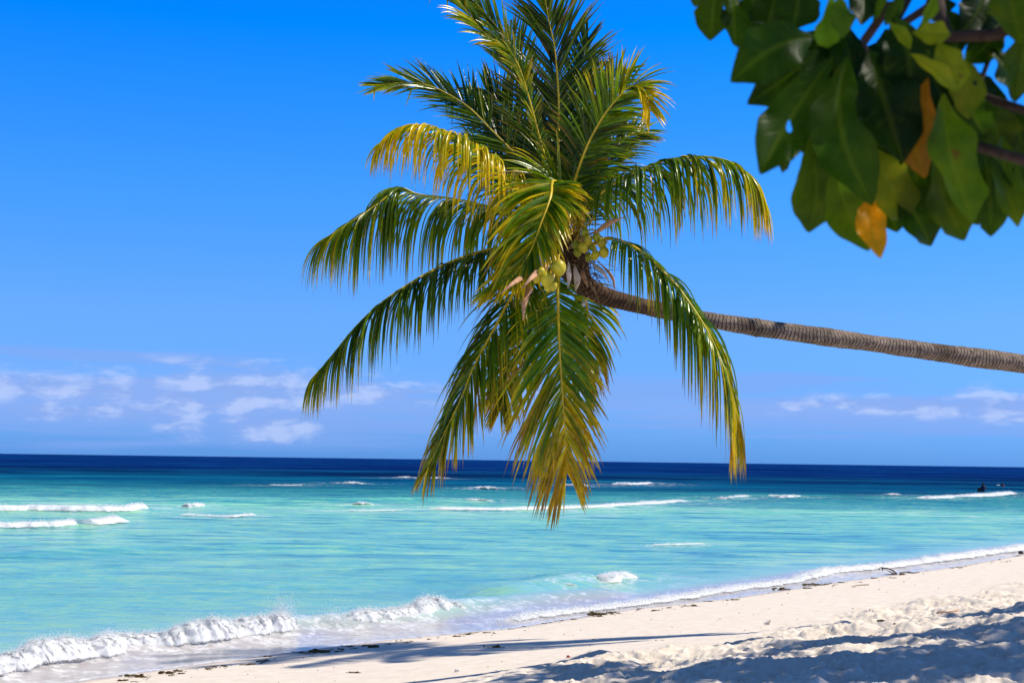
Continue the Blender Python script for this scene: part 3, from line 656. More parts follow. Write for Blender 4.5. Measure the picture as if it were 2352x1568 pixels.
# behind first
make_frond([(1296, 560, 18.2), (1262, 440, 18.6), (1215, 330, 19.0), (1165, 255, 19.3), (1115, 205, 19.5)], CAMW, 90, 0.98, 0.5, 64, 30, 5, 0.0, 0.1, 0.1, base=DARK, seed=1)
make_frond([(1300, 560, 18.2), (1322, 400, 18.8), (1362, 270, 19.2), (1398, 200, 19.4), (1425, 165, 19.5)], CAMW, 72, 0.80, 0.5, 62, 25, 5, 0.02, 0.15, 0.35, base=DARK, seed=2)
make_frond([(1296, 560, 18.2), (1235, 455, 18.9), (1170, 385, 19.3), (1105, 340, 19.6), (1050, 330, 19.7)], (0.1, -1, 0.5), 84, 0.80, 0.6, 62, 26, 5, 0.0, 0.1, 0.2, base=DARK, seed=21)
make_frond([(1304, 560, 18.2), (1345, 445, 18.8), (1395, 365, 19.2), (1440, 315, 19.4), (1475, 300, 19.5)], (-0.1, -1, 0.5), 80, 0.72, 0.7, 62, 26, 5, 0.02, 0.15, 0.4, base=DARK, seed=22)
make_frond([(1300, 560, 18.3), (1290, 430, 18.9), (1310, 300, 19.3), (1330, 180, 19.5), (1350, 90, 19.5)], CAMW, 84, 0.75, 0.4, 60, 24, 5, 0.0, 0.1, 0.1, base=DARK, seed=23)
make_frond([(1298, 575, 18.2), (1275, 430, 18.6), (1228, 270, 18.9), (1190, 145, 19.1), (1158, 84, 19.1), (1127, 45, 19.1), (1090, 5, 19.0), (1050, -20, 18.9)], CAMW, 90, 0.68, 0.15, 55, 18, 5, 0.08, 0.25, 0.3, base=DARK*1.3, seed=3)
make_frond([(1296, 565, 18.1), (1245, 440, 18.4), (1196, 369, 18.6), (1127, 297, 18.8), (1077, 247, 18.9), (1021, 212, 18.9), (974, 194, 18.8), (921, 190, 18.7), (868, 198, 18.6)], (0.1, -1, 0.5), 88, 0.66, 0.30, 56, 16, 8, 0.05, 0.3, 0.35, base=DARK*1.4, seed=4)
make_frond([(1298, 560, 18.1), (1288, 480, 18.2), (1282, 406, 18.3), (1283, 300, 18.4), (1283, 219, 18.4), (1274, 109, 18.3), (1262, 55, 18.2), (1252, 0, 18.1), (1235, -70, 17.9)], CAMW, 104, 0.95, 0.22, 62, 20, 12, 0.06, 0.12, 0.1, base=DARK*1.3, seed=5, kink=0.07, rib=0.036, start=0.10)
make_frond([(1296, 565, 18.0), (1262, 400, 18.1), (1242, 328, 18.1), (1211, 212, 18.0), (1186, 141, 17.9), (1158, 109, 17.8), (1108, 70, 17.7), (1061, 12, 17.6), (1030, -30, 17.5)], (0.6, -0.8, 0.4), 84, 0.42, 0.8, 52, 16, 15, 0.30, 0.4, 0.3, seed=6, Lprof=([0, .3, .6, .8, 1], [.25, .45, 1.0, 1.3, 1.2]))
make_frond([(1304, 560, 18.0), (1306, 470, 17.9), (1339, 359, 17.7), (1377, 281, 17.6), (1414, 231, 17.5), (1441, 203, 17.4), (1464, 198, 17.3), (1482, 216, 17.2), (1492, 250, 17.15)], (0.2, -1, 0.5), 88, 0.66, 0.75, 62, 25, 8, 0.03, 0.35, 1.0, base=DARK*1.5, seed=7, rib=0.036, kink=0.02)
make_frond([(1290, 575, 18.0), (1230, 470, 17.8), (1158, 403, 17.5), (1092, 344, 17.2), (1030, 306, 16.9), (961, 287, 16.7), (915, 296, 16.6), (880, 325, 16.55)], UPW, 96, 0.74, 2.6, 62, 30, 15, 0.6, 0.6, 0.35, seed=8, base=GREEN*1.3)
make_frond([(1290, 585, 18.1), (1200, 500, 18.4), (1100, 469, 18.6), (1030, 455, 18.6), (960, 446, 18.5), (917, 432, 18.4), (868, 468, 18.2), (801, 512, 18.0), (745, 548, 17.9)], (0, -0.2, 1), 104, 1.0, 2.02, 66, 24, 0, 0.10, 0.45, 0.35, seed=9, base=DARK*1.7+OLV*0.3)
make_frond([(1290, 595, 18.0), (1230, 572, 17.8), (1160, 568, 17.5), (1080, 585, 17.3), (1000, 618, 17.1), (930, 658, 16.9), (870, 700, 16.8), (815, 752, 16.7), (765, 812, 16.6), (725, 862, 16.6)], (0, 0.1, 1), 108, 0.78, 2.5, 72, 24, 0, 0.03, 0.42, 0.55, seed=10, base=DARK*1.6, rib=0.036)
make_frond([(1318, 570, 18.0), (1339, 486, 17.9), (1372, 450, 17.8), (1420, 415, 17.6), (1468, 391, 17.4), (1517, 372, 17.3), (1581, 360, 17.1), (1646, 362, 16.9), (1694, 380, 16.8), (1727, 410, 16.8), (1748, 450, 16.75)], UPW, 100, 0.88, 2.3, 66, 30, 8, 0.10, 0.45, 0.7, seed=11, base=DARK*1.8)
make_frond([(1340, 575, 18.0), (1388, 549, 17.7), (1420, 552, 17.5), (1455, 566, 17.4), (1500, 602, 17.3), (1549, 650, 17.2), (1581, 692, 17.1), (1613, 740, 17.0), (1645, 800, 16.9), (1672, 870, 16.9), (1686, 940, 16.9), (1690, 990, 16.9)], (0.35, -0.25, 1), 104, 0.92, 2.05, 64, 26, 5, 0.18, 0.4, 0.9, seed=12, base=GREEN*1.3, start=0.17)
make_frond([(1325, 640, 18.2), (1342, 680, 18.5), (1350, 720, 18.6), (1347, 770, 18.6), (1340, 830, 18.6), (1334, 890, 18.6)], CAMW, 56, 0.68, 1.3, 60, 25, 0, 0.35, 0.5, 0.2, seed=13, burn=0.5)
make_frond([(1280, 640, 18.1), (1240, 700, 18.2), (1200, 770, 18.2), (1170, 850, 18.2), (1150, 940, 18.2)], CAMW, 72, 0.65, 1.2, 60, 22, 0, 0.25, 0.5, 0.4, seed=14, base=DARK*2, burn=0.3)
make_frond([(1272, 620, 17.9), (1222, 640, 17.5), (1184, 668, 17.3), (1135, 756, 17.2), (1090, 838, 17.1), (1060, 913, 17.0), (1030, 976, 17.0), (1002, 1035, 17.0), (985, 1068, 17.0)], (-0.5, -0.5, 0.5), 104, 0.92, 1.25, 60, 18, 0, 0.2, 0.5, 0.45, seed=15, base=DARK*2.2, burn=0.4, rib=0.034)
make_frond([(1290, 610, 17.7), (1281, 640, 17.3), (1282, 700, 17.1), (1285, 793, 16.9), (1291, 890, 16.8), (1297, 975, 16.8), (1300, 1040, 16.8), (1303, 1085, 16.8)], CAMW, 110, 0.84, 0.60, 62, 20, 5, 0.27, 0.45, 1.1, asym=(0.9, 1.25), seed=16, base=GREEN*1.8, burn=0.45, rib=0.034, petw=0.085, start=0.16, Lprof=([0, .12, .35, .6, .8, 1], [.35, .75, 1.05, 1.1, .9, .62]))  # green brightened to paint sunlight on this front frond
make_frond([(1300, 590, 18.0), (1300, 480, 17.7), (1288, 432, 17.4), (1270, 417, 17.1), (1264, 455, 16.7), (1241, 519, 16.5), (1218, 578, 16.4), (1190, 620, 16.35), (1160, 652, 16.3)], (-0.15, -1, 0.45), 84, 0.95, 0.8, 66, 20, 12, asym=(0.62, 1.0), yellow=0.38, tipy=0.5, endy=0.15, seed=17, base=GREEN*1.5, rib=0.045, start=0.32, wid=0.036, kink=0.0)

# heart of the crown: sheaths, fibre, nuts, spathes, flower stalk
B = Bag()
q, _ = catmull([tuple(P(*k)) for k in [(1292, 545, 18.05), (1300, 575, 18.05), (1315, 610, 18.03), (1338, 648, 18.0)]], 26)
v, f = tube(q, [0.10+0.075*math.sin(math.pi*i/25) for i in range(26)], 20)
nz = fbm(np.arange(len(v))*0.7, np.arange(len(v))*0.13, 3, 3)-0.5
ax = [Vector(q[i//20][:3]) for i in range(len(v))]
v = [ax[i]+(v[i]-ax[i])*(1+0.5*nz[i]) for i in range(len(v))]
B.add(v, f); B.build('leaf_sheath', M['fibre'], palm)
B = Bag(); B2 = Bag()
for i in range(230):
    s0 = P(random.uniform(1262, 1372), random.uniform(545, 650), random.uniform(17.55, 18.15))
    d = Vector((random.gauss(0, 1), random.gauss(-0.3, .6), random.gauss(-0.35, .8))).normalized(); ln = random.uniform(0.12, 0.55)
    pts = []; p = s0.copy()
    for k in range(7):
        pts.append(p.copy()); p = p+d*ln/6; d = (d+Vector((random.gauss(0, .22), random.gauss(0, .2), -0.16+random.gauss(0, .15)))).normalized()
    v, f = tube(pts, [0.0045*(1-k/8) for k in range(7)], 4); (B if i % 3 else B2).add(v, f)
B.build('fibre_strands', M['fibre'], palm); B2.build('dry_stalks', M['fibre2'], palm)
for i in range(9):          # ragged sheath flaps round the growing point
    a_ = P(random.uniform(1290, 1345), random.uniform(590, 640), random.uniform(17.6, 17.9)); d = Vector((random.gauss(0, .5), -.3, -1)).normalized()
nuts = [(1350, 552, 10.3, 0), (1339, 569, 11, 0), (1383, 559, 10.4, 0), (1388, 580, 11.5, 0), (1367, 587, 10, 0), (1370, 544, 9.5, 1), (1343, 533, 8.8, 1), (1323, 563, 9.5, 1), (1327, 580, 9.5, 1), (1352, 592, 8.5, 1), (1361, 568, 8.5, 1),
        (1284, 616, 16.5, 0), (1256, 643, 16.5, 0), (1243, 626, 10, 0), (1233, 639, 10.5, 0), (1270, 657, 10.5, 0), (1258, 662, 8, 0), (1176, 594, 10, 1), (1186, 604, 9.5, 1), (1172, 608, 9, 1)]
for i, (x, y, r, g) in enumerate(nuts):
    Yn = 17.35 if i < 11 else (16.2 if i < 17 else 18.0)
    if i in (7, 8, 9, 10): Yn = 17.5
    R0 = r/FPX*Yn*SCL; axis = (Vector((random.uniform(-.4, .4), random.uniform(-.3, .2), 1))).normalized(); cpos = P(x, y, Yn)
    v, f = ell(cpos, (R0, R0*0.97, R0*1.18), 20, 14, axis)
    for k in range(len(v)):                               # three blunt ridges and a narrower lower end
        dv = v[k]-cpos; h_ = dv.dot(axis)/(R0*1.18); rad_ = dv-axis*dv.dot(axis); an = math.atan2(rad_.y, rad_.x)
        v[k] = cpos+axis*dv.dot(axis)+rad_*(1+0.06*math.cos(3*an+i)+0.12*h_)
    no = mesh('coconut', v, f, M['nutg'] if g else M['nut'], palm)
    B = Bag(); top = cpos+axis*R0*1.10
    v, f = ell(top, (R0*.42, R0*.42, R0*.16), 10, 6, axis, 0.1, i); B.add(v, f)
    hub = P(1335 if i < 11 else (1285 if i < 17 else 1230), 545 if i < 11 else (596 if i < 17 else 585), 17.8)
    mid = (top+hub)/2+Vector((0, -.03, .05))
    v, f = tube([top, top.lerp(mid, .5)+Vector((0, 0, .02)), mid, hub], [.008, .008, .009, .011], 6); B.add(v, f)
    B.build('stalk', M['bud'], no)
def spathe(pts, wpx, pale=False, seed=0):
    q, L = catmull([tuple(P(*k)) for k in pts], 22); rr = random.Random(seed); w0 = wpx/FPX*17.5*SCL
    V = np.zeros((22, 9, 3))
    T = np.gradient(q, axis=0); 
    for i in range(22):
        u = i/21; t = Vector(T[i]).normalized(); s = t.cross(Vector((0, -1, 0.1))).normalized(); n = s.cross(t).normalized()
        w_ = w0*(0.16+0.84*math.sin(math.pi*min(1, u*1.02)**1.4))*0.5
        for k in range(9):
            a_ = (k/8-0.5)*2.2; V[i, k] = Vector(q[i])+s*math.sin(a_)*w_-n*(1-math.cos(a_))*w_*0.9
    o = gridmesh('spathe', V, M['spathe_pale' if pale else 'spathe'], palm)
    md = o.modifiers.new('thick', 'SOLIDIFY'); md.thickness = 0.008
for i, (pts, wpx, pale) in enumerate([
    ([(1350, 540, 17.5), (1375, 527, 17.2), (1400, 511, 17.0), (1432, 499, 16.9)], 15, False),
    ([(1311, 484, 17.9), (1320, 468, 17.9), (1330, 457, 17.9), (1340, 450, 17.9)], 12, False),
    ([(1352, 598, 17.6), (1372, 612, 17.3), (1388, 628, 17.2), (1399, 648, 17.2)], 11, True),
    ([(1306, 600, 17.3), (1306, 620, 17.1), (1307, 640, 17.1), (1304, 662, 17.1)], 13, True),
    ([(1268, 598, 17.2), (1245, 615, 16.4), (1222, 636, 16.05), (1199, 662, 15.95)], 20, False),
    ([(1238, 618, 17.2), (1205, 632, 16.4), (1178, 650, 16.0), (1148, 676, 15.9)], 16, False),
    ([(1240, 630, 17.2), (1218, 655, 16.6), (1205, 690, 16.4), (1202, 735, 16.4)], 20, False),
    ([(1222, 640, 17.7), (1196, 670, 17.5), (1182, 700, 17.4), (1188, 722, 17.4)], 14, True),
    ([(1352, 682, 17.8), (1340, 698, 17.6), (1325, 712, 17.6), (1308, 722, 17.6)], 9, True),
    ([(1372, 600, 17.8), (1392, 618, 17.7), (1408, 640, 17.7), (1412, 668, 17.7)], 8, False),
    ([(1300, 575, 17.9), (1318, 560, 17.7), (1335, 548, 17.6), (1347, 540, 17.5)], 22, False),
    ([(1340, 610, 17.8), (1338, 628, 17.6), (1345, 645, 17.6), (1350, 660, 17.6)], 14, False),
    ([(1320, 606, 17.5), (1322, 622, 17.4), (1326, 640, 17.4), (1322, 668, 17.5)], 18, True)]):
    spathe(pts, wpx, pale, i)
B = Bag()
for i in range(34):
    e = P(random.gauss(1330, 15), random.gauss(499, 13), random.uniform(17.5, 18.0)); s0 = P(1322, 545, 17.9)
    m_ = (e+s0)/2+Vector((random.gauss(0, .05), random.gauss(0, .05), .05))
    v, f = tube([s0, m_, e], [.006, .005, .004], 5); B.add(v, f)
    for k in range(2):
        pp = m_.lerp(e, random.uniform(.3, 1)); v, f = ell(pp, (.013, .013, .017), 8, 6); B.add(v, f)
    v, f = ell(e, (.016, .016, .02), 8, 6); B.add(v, f)
B.build('flower_cluster', M['bud'], palm)
settle(palm)
# a taller palm beyond the right edge of the view; its crown shades the smooth sand
tgt = on_sand(1080, 1482); top2 = tgt+SUN*(13.5/SUN.z)
palm2 = thing('coconut_palm', (top2.x+5.5, top2.y-2.0, 1.0), 'tall coconut palm beyond the right edge whose crown shadow lies along the smooth sand', 'palm tree')
q, L = catmull([(palm2.location.x, palm2.location.y, 0.6, .22), (palm2.location.x-.3, palm2.location.y, 4, .16), (top2.x+2.6, top2.y-.8, 9.5, .14), (top2.x, top2.y, top2.z, .12)], 60)
v, f = tube(q[:, :3], [p[3] for p in q], 16); mesh('trunk', v, f, M['trunk'], palm2, attrs={'ring': [0.7]*len(v), 'age': [1]*len(v)})
settle(palm2)
for i, ch in enumerate([o_ for o_ in palm.children if o_.name.startswith('frond')]):
    c2 = ch.copy(); COL.objects.link(c2); c2.parent = palm2
    Rm = Matrix.Rotation(math.radians(25), 4, 'Z')
    c2.matrix_parent_inverse = Matrix.Translation(top2-Vector(palm2.location)) @ Rm @ Matrix.Scale(1.05, 4) @ Matrix.Translation(-crown_base)
    for g_ in ch.children:
        c3_ = g_.copy(); COL.objects.link(c3_); c3_.parent = c2

P = PW
# ------------------------------------------------------------------ broad-leaved tree whose branch hangs into the top right
tree_pos = Vector((7.5, 1.2, 0)); tree_pos.z = float(sand_z(np.array([tree_pos.x]), np.array([tree_pos.y]))[0])-0.1
tree = thing('beach_tree', tuple(tree_pos), 'broad-leaved beach tree hanging large dark green leaves into the top right corner', 'tree')
def big_leaf_mat():
    m, t = mat('broad_leaf'); cvec = t.add('ShaderNodeTexCoord').outputs['Object']
    at = t.add('ShaderNodeAttribute', attribute_name='Col').outputs['Color']; ho = t.add('ShaderNodeAttribute', attribute_name='vein').outputs['Fac']
    n = t.noise(cvec, 22, 5, 0.6); 
    col = t.mix(1.0, at, t.ramp(t.noise(cvec, 9, 6, 0.65), [(0.3, (0.5, 0.62, 0.6)), (0.5, (1, 1, 1)), (0.7, (2.0, 1.45, 1.1))]), 'MULTIPLY')
    col = t.mix(t.m('MULTIPLY', ho, 0.28), col, (0.13, 0.20, 0.02, 1))
    spt = t.noise(cvec, 34, 2, 0.5); col = t.mix(t.m('MULTIPLY', t.sstep(spt, 0.70, 0.76), 0.7), col, (0.10, 0.05, 0.015, 1))
    bp = t.add('ShaderNodeBump', {'Height': t.m('ADD', t.m('MULTIPLY', n, 0.5), t.m('MULTIPLY', ho, -0.6)), 'Strength': 0.6, 'Distance': 0.006})
    b = t.add('ShaderNodeBsdfPrincipled', {'Base Color': col, 'Roughness': 0.45, 'Specular IOR Level': 0.12, 'Normal': bp.outputs[0]})
    tr = t.add('ShaderNodeBsdfTranslucent', {'Color': t.mix(1.0, col, (2.2, 2.1, 0.4, 1), 'MULTIPLY')})
    mx = t.add('ShaderNodeMixShader', {0: 0.45, 1: b.outputs[0], 2: tr.outputs[0]})
    tp_ = t.add('ShaderNodeBsdfTransparent'); hl = t.sstep(t.noise(cvec, 24, 1, 0.4), 0.735, 0.745)
    mx2 = t.add('ShaderNodeMixShader', {0: hl, 1: mx.outputs[0], 2: tp_.outputs[0]})
    t.add('ShaderNodeOutputMaterial', {0: mx2.outputs[0]}); return m
M['big'] = big_leaf_mat()
LG = c(0.018, 0.050, 0.003); LD = c(0.008, 0.026, 0.003); LY = c(0.16, 0.22, 0.010); LO = c(0.33, 0.17, 0.008); LB = c(0.12, 0.055, 0.008); LL_ = c(0.042, 0.085, 0.004)
def big_leaf(bx, by, tx, ty, wpx, Y, colr, seed, bend=None, dY=None):
    """reading grid of an enlarged view: base and tip of the blade, width, distance"""
    rr = random.Random(seed)
    f = lambda x, y: (1562+x*0.3984, y*0.3984)
    Yt = Y+(rr.uniform(-.10, .10) if dY is None else dY)
    a_ = P(*f(bx, by), Y); b_ = P(*f(tx, ty), Yt); L = (b_-a_).length
    d = (b_-a_).normalized(); roll_ = rr.uniform(-0.45, 0.45)
    s = d.cross(Vector((0, -1, 0))).normalized(); s = Quaternion(d, roll_)@s; n = s.cross(d).normalized()
    w0 = wpx*0.3984/FPX*Y*0.5/max(0.75, math.cos(roll_))*1.28; bend = rr.uniform(-.10, .14) if bend is None else bend
    nu, nv = 34, 13; V = np.zeros((nu, nv, 3)); vein = np.zeros((nu, nv)); cs = np.zeros((nu, nv, 3))
    jag = rr.random() < 0.22; jsg = rr.choice((-1, 1)); ju = rr.uniform(0.45, 0.9)
    sw = rr.uniform(-.22, .22); ph = rr.uniform(0, 6); fold = rr.uniform(0.15, 0.45)
    for i in range(nu):
        u = i/(nu-1)
        prof = (math.sin(math.pi*u**1.15)**0.8)*(0.80+0.25*u) if 0 < u < 1 else 0
        prof = prof*(1-0.35*max(0, (u-0.8)/0.2)) + (0.03 if u < 0.98 else 0.0)
        ctr = a_+d*(L*u)+n*(math.sin(math.pi*u)*bend*L)+s*(math.sin(math.pi*u)*sw*L*0.5)
        for k in range(nv):
            v = (k/(nv-1)-0.5)*2; ww = w0*prof*(1+0.045*math.sin(u*13+ph+(2 if v > 0 else 0))+0.02*math.sin(u*31+ph*2))
            V[i, k] = ctr+s*(v*ww)+n*(abs(v)*ww*fold+0.22*ww*math.sin(u*13+ph+v)*v*v)-d*(0.03*ww*math.sin(u*9+ph)*abs(v))
            sv = abs(((u-abs(v)*0.16)*9) % 1-0.5)*2
            vein[i, k] = max(1.0 if k == nv//2 else 0, 0.4*max(0, 1-sv*5))
            m_ = 1.0
            cs[i, k] = colr*m_
            if rr.random() < 0.0: pass
    jag = rr.random() < 0.5
    gridmesh('leaf', V, M['big'], tree, attrs={'vein': vein}, cols=np.clip(cs, 0, 1))
LV = [(780, 210, 290, 475, 270, 2.75, LG), (800, 290, 385, 602, 180, 2.8, LG*0.8), (880, 330, 462, 1008, 250, 2.7, LG), (705, 770, 590, 998, 60, 2.85, LG), (745, 800, 742, 1342, 200, 2.8, LL_),
      (840, 740, 890, 1298, 170, 2.85, LL_), (890, 920, 1090, 1448, 190, 2.75, LL_*1.2), (1100, 1130, 1155, 1492, 140, 2.78, LO), (960, 330, 1110, 1190, 280, 2.68, LG*1.1), (1090, 290, 1285, 940, 310, 2.62, LD),
      (1050, 820, 1312, 1278, 230, 2.75, LY*0.55), (1180, 960, 1450, 1418, 210, 2.82, LG), (1230, 100, 1322, 560, 250, 2.6, LD*1.2), (1360, 300, 1412, 1032, 240, 2.66, LB*1.6), (1520, 540, 1688, 1292, 260, 2.6, LL_*1.3),
      (1470, 880, 1642, 1388, 240, 2.75, LL_), (1740, 820, 1792, 1366, 200, 2.72, LG*1.2), (1860, 780, 1946, 1312, 190, 2.75, LL_), (1960, 820, 2010, 1220, 160, 2.8, LG),
      (875, -30, 850, 278, 150, 2.5, LL_*2.6), (915, -20, 935, 225, 120, 2.52, LL_*1.8), (120, -90, 82, 42, 90, 2.9, LL_*0.8), (200, -90, 172, 238, 170, 2.9, LL_*0.8), (310, -80, 322, 292, 140, 2.95, LG), (420, -80, 390, 200, 170, 2.9, LG),  # first two blades: strong light painted into the leaf green
      (560, -90, 500, 150, 220, 2.85, LG), (680, -90, 640, 180, 220, 2.8, LG*0.8), (1010, -110, 1045, 150, 150, 2.8, LD), (1180, -120, 1110, 130, 50, 2.6, LG), (1290, -60, 1180, 150, 70, 2.6, LG), (1475, -60, 1385, 150, 60, 2.45, LL_*2.0),
      (1195, 125, 1328, 285, 60, 2.5, LY), (1340, 190, 1560, 200, 120, 2.5, LY), (1490, 240, 1600, 535, 170, 2.5, LY*0.9), (1325, 310, 1600, 525, 90, 2.48, LY), (1520, 300, 1665, 690, 170, 2.55, LY*0.6),
      (1870, 90, 1640, 372, 150, 2.7, LG), (1900, 60, 1700, 250, 120, 2.75, LD), (1740, -80, 1610, 195, 190, 2.8, LD), (1890, -60, 1965, 260, 260, 2.55, LL_), (1990, 60, 1930, 565, 260, 2.6, LL_), (1790, 280, 1935, 590, 220, 2.7, LG),
      (1640, 500, 1770, 800, 200, 2.7, LG), (1800, 600, 1850, 880, 200, 2.75, LL_), (1620, 620, 1700, 1010, 200, 2.75, LG), (1930, 620, 1990, 900, 200, 2.8, LG), (1730, 420, 1650, 640, 160, 2.85, LD), (1420, -60, 1500, 130, 160, 2.85, LD), (1500, 60, 1600, 330, 170, 2.8, LD),
      (800, 180, 760, 420, 170, 2.9, LD), (960, 120, 700, 420, 220, 2.85, LG*0.8), (1400, 120, 1450, 420, 220, 2.7, LD), (1560, 60, 1530, 400, 200, 2.9, LD), (1850, 900, 1880, 1250, 180, 2.9, LG), (1640, 1000, 1720, 1300, 180, 2.9, LG), (1350, 900, 1330, 1290, 200, 2.9, LG), (1230, 1050, 1250, 1340, 180, 2.92, LG)]
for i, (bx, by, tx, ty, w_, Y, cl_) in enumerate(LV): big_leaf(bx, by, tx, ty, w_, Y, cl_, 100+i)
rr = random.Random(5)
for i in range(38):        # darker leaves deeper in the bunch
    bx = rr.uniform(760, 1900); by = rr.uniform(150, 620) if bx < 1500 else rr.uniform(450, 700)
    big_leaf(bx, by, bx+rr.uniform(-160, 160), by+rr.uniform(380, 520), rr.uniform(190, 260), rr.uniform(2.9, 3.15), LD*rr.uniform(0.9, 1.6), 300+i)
f6 = lambda x, y, Y: P(1562+x*0.3984, y*0.3984, Y)
def branch(pts, r0, r1, name='branch', m_='bark'):
    q, L = catmull([tuple(p) for p in pts], 30); v, f = tube(q, [r0+(r1-r0)*(i/29)**2.5 for i in range(30)], 10); return mesh(name, v, f, M[m_], tree)
branch([f6(1660, 530, 2.75), f6(1800, 565, 2.75), f6(1983, 640, 2.7), f6(2300, 740, 2.7), f6(2900, 800, 2.6), (2.6, 2.2, 4.0), (5.5, 1.5, 4.6), (7.4, 1.2, 4.0)], 0.009, 0.09)
branch([f6(1660, 825, 2.6), f6(1780, 850, 2.6), f6(1983, 925, 2.55), f6(2300, 1010, 2.5), f6(2900, 1120, 2.4), (2.4, 2.0, 3.7), (4.2, 1.6, 4.3)], 0.010, 0.05)
branch([f6(1480, -15, 2.7), f6(1600, 5, 2.7), f6(1720, 15, 2.7), f6(2100, 60, 2.6), (3.2, 2.2, 4.9), (5.5, 1.5, 4.8)], 0.012, 0.07)
branch([f6(1720, 505, 2.75), f6(1790, 320, 2.75), f6(1885, 95, 2.7), f6(2000, -200, 2.7)], 0.005, 0.008)
branch([f6(1060, 240, 2.75), f6(1180, 60, 2.75), f6(1350, -60, 2.75), f6(1700, -150, 2.7), (2.6, 2.4, 5.1)], 0.009, 0.03)
branch([f6(1060, 240, 2.7), f6(1090, 320, 2.66), f6(1150, 400, 2.66)], 0.004, 0.002, m_='big' if False else 'bark')
branch([(7.5, 1.2, tree_pos.z), (7.3, 1.1, 2.4), (7.4, 1.2, 4.0), (8.0, 2.0, 6.5), (8.6, 4.5, 8.6), (9.0, 8.0, 9.8), (8.2, 12.5, 10.2), (7.2, 17.0, 10.2)], 0.34, 0.06, 'trunk')
# high crown out of the picture: leaf clumps that shade the sand and the low branch
Bc = Bag()
GAPS = [f6(x, y, 2.70) for x, y in [(640, 480), (620, 520), (1640, 1120), (1630, 1180), (1600, 1060), (1640, 740), (1275, 600), (870, 120), (860, 200), (940, 110), (1400, 60), (1550, 330), (1370, 190), (1440, 160), (1580, 390), (1050, 310), (1030, 1330), (1780, 700), (870, 440)]]
def clump(cx, cy, cz, R, n):
    for _ in range(n):
        p = Vector((cx, cy, cz))+Vector((random.gauss(0, R*.5), random.gauss(0, R*.5), random.gauss(0, R*.28)))
        if any(((p-g_)-SUN*((p-g_).dot(SUN))).length < 0.22 for g_ in GAPS): continue
        d = Vector((random.gauss(0, 1), random.gauss(0, 1), random.gauss(-.6, .5))).normalized(); s = d.orthogonal().normalized(); s = Quaternion(d, random.uniform(0, 6))@s
        L = random.uniform(.22, .34); w_ = L*.24
        Bc.add([p, p+d*L*.5+s*w_, p+d*L, p+d*L*.5-s*w_], [(0, 1, 2, 3)], tuple(LG))
SHD = [(1100, 1590, .9), (1250, 1555, .8), (1400, 1550, .8), (1550, 1552, .9), (1700, 1540, .9), (1850, 1535, 1.0), (2000, 1530, 1.0), (2150, 1530, 1.0), (2300, 1535, 1.0), (2450, 1540, 1.0), (1500, 1620, 1.), (1800, 1620, 1.), (2100, 1620, 1.),
       (2400, 1620, 1.), (1950, 1475, .9), (2080, 1462, .9), (2200, 1450, 1.0), (2330, 1440, 1.0), (2450, 1430, 1.1), (2280, 1415, .9), (2420, 1395, 1.0), (1860, 1490, .7), (1200, 1620, .8), (2200, 1490, .7), (2380, 1490, .9)]
for x, y, R in SHD:
    g = on_sand(x, y) if y < 1568 else G(x, y, 0.9)
    hh_ = random.uniform(8.6, 9.6); cc_ = g+Vector((SUN.x, SUN.y, SUN.z))*(hh_/SUN.z)
    if cc_.x/cc_.y < 0.375: 
        hh_ = 10.8; cc_ = g+SUN*(hh_/SUN.z)
    clump(cc_.x, cc_.y, cc_.z, R*0.85, int(290*R))
for k in range(22):
    t_ = f6(random.uniform(500, 2000), random.uniform(-50, 1250), 2.75); cc_ = t_+SUN*(random.uniform(3.4, 4.6)/SUN.z); clump(cc_.x, cc_.y, cc_.z, 0.45, 70)
crown = Bc.build('crown', leafmat('crown_leaf', 0.3, 0.45, 0.4, 20), tree, smooth=False)
settle(tree)

# ------------------------------------------------------------------ strand line of seaweed and litter
def weed_mesh(seed, size=0.08):
    rr = random.Random(seed); B = Bag()
    for _ in range(10):
        v, f = ell((rr.gauss(0, size*.55), rr.gauss(0, size*.35), abs(rr.gauss(0, size*.12))+size*.08), (size*rr.uniform(.15, .32), size*rr.uniform(.12, .25), size*rr.uniform(.08, .2)), 8, 6, None, 0.25, rr.randrange(999)); B.add(v, f)
    for _ in range(16):
        p = Vector((rr.gauss(0, size*.5), rr.gauss(0, size*.35), size*.1)); d = Vector((rr.gauss(0, 1), rr.gauss(0, 1), rr.uniform(-.1, .6))).normalized(); pts = []
        for k in range(5): pts.append(p.copy()); p = p+d*size*.16; d = (d+Vector((rr.gauss(0, .4), rr.gauss(0, .4), -.25))).normalized()
        v, f = tube(pts, [size*.03*(1-k/6) for k in range(5)], 4); B.add(v, f)
    me = bpy.data.meshes.new('seaweed_clump'); me.from_pydata(B.v, [], B.f); me.materials.append(M['weed']); return me
WM = [weed_mesh(s) for s in range(6)]
named = [(c3(620, 628), 1.9, 'largest brown seaweed clump near the bottom left of the sand'), (c3(765, 612), 1.6, 'brown seaweed clump just right of the largest one'), (c3(560, 645), 1.0, 'flat seaweed scrap left of the largest clump, at the bottom edge'),
         (c3(1480, 515), 1.9, 'long brown seaweed clump at the edge of the palm shadow, nearest the breaker gap'), (c3(1710, 487), 1.1, 'small dark seaweed clump on the edge of the wet sand below the second breaker'), (c3(2270, 492), 1.4, 'dark seaweed clump lying alone in the palm shadow'),
         (c4(400, 343), 1.7, 'wide green-brown seaweed clump on the strand line below the rounded crest'), (c4(1378, 208), 1.6, 'thick brown seaweed clump midway along the strand line on the right'), (c4(1235, 229), 1.4, 'brown seaweed clump left of the thick midway one'), (c3(1628, 609), 1.0, 'small seaweed scrap on open sand between the two palm shadows')]
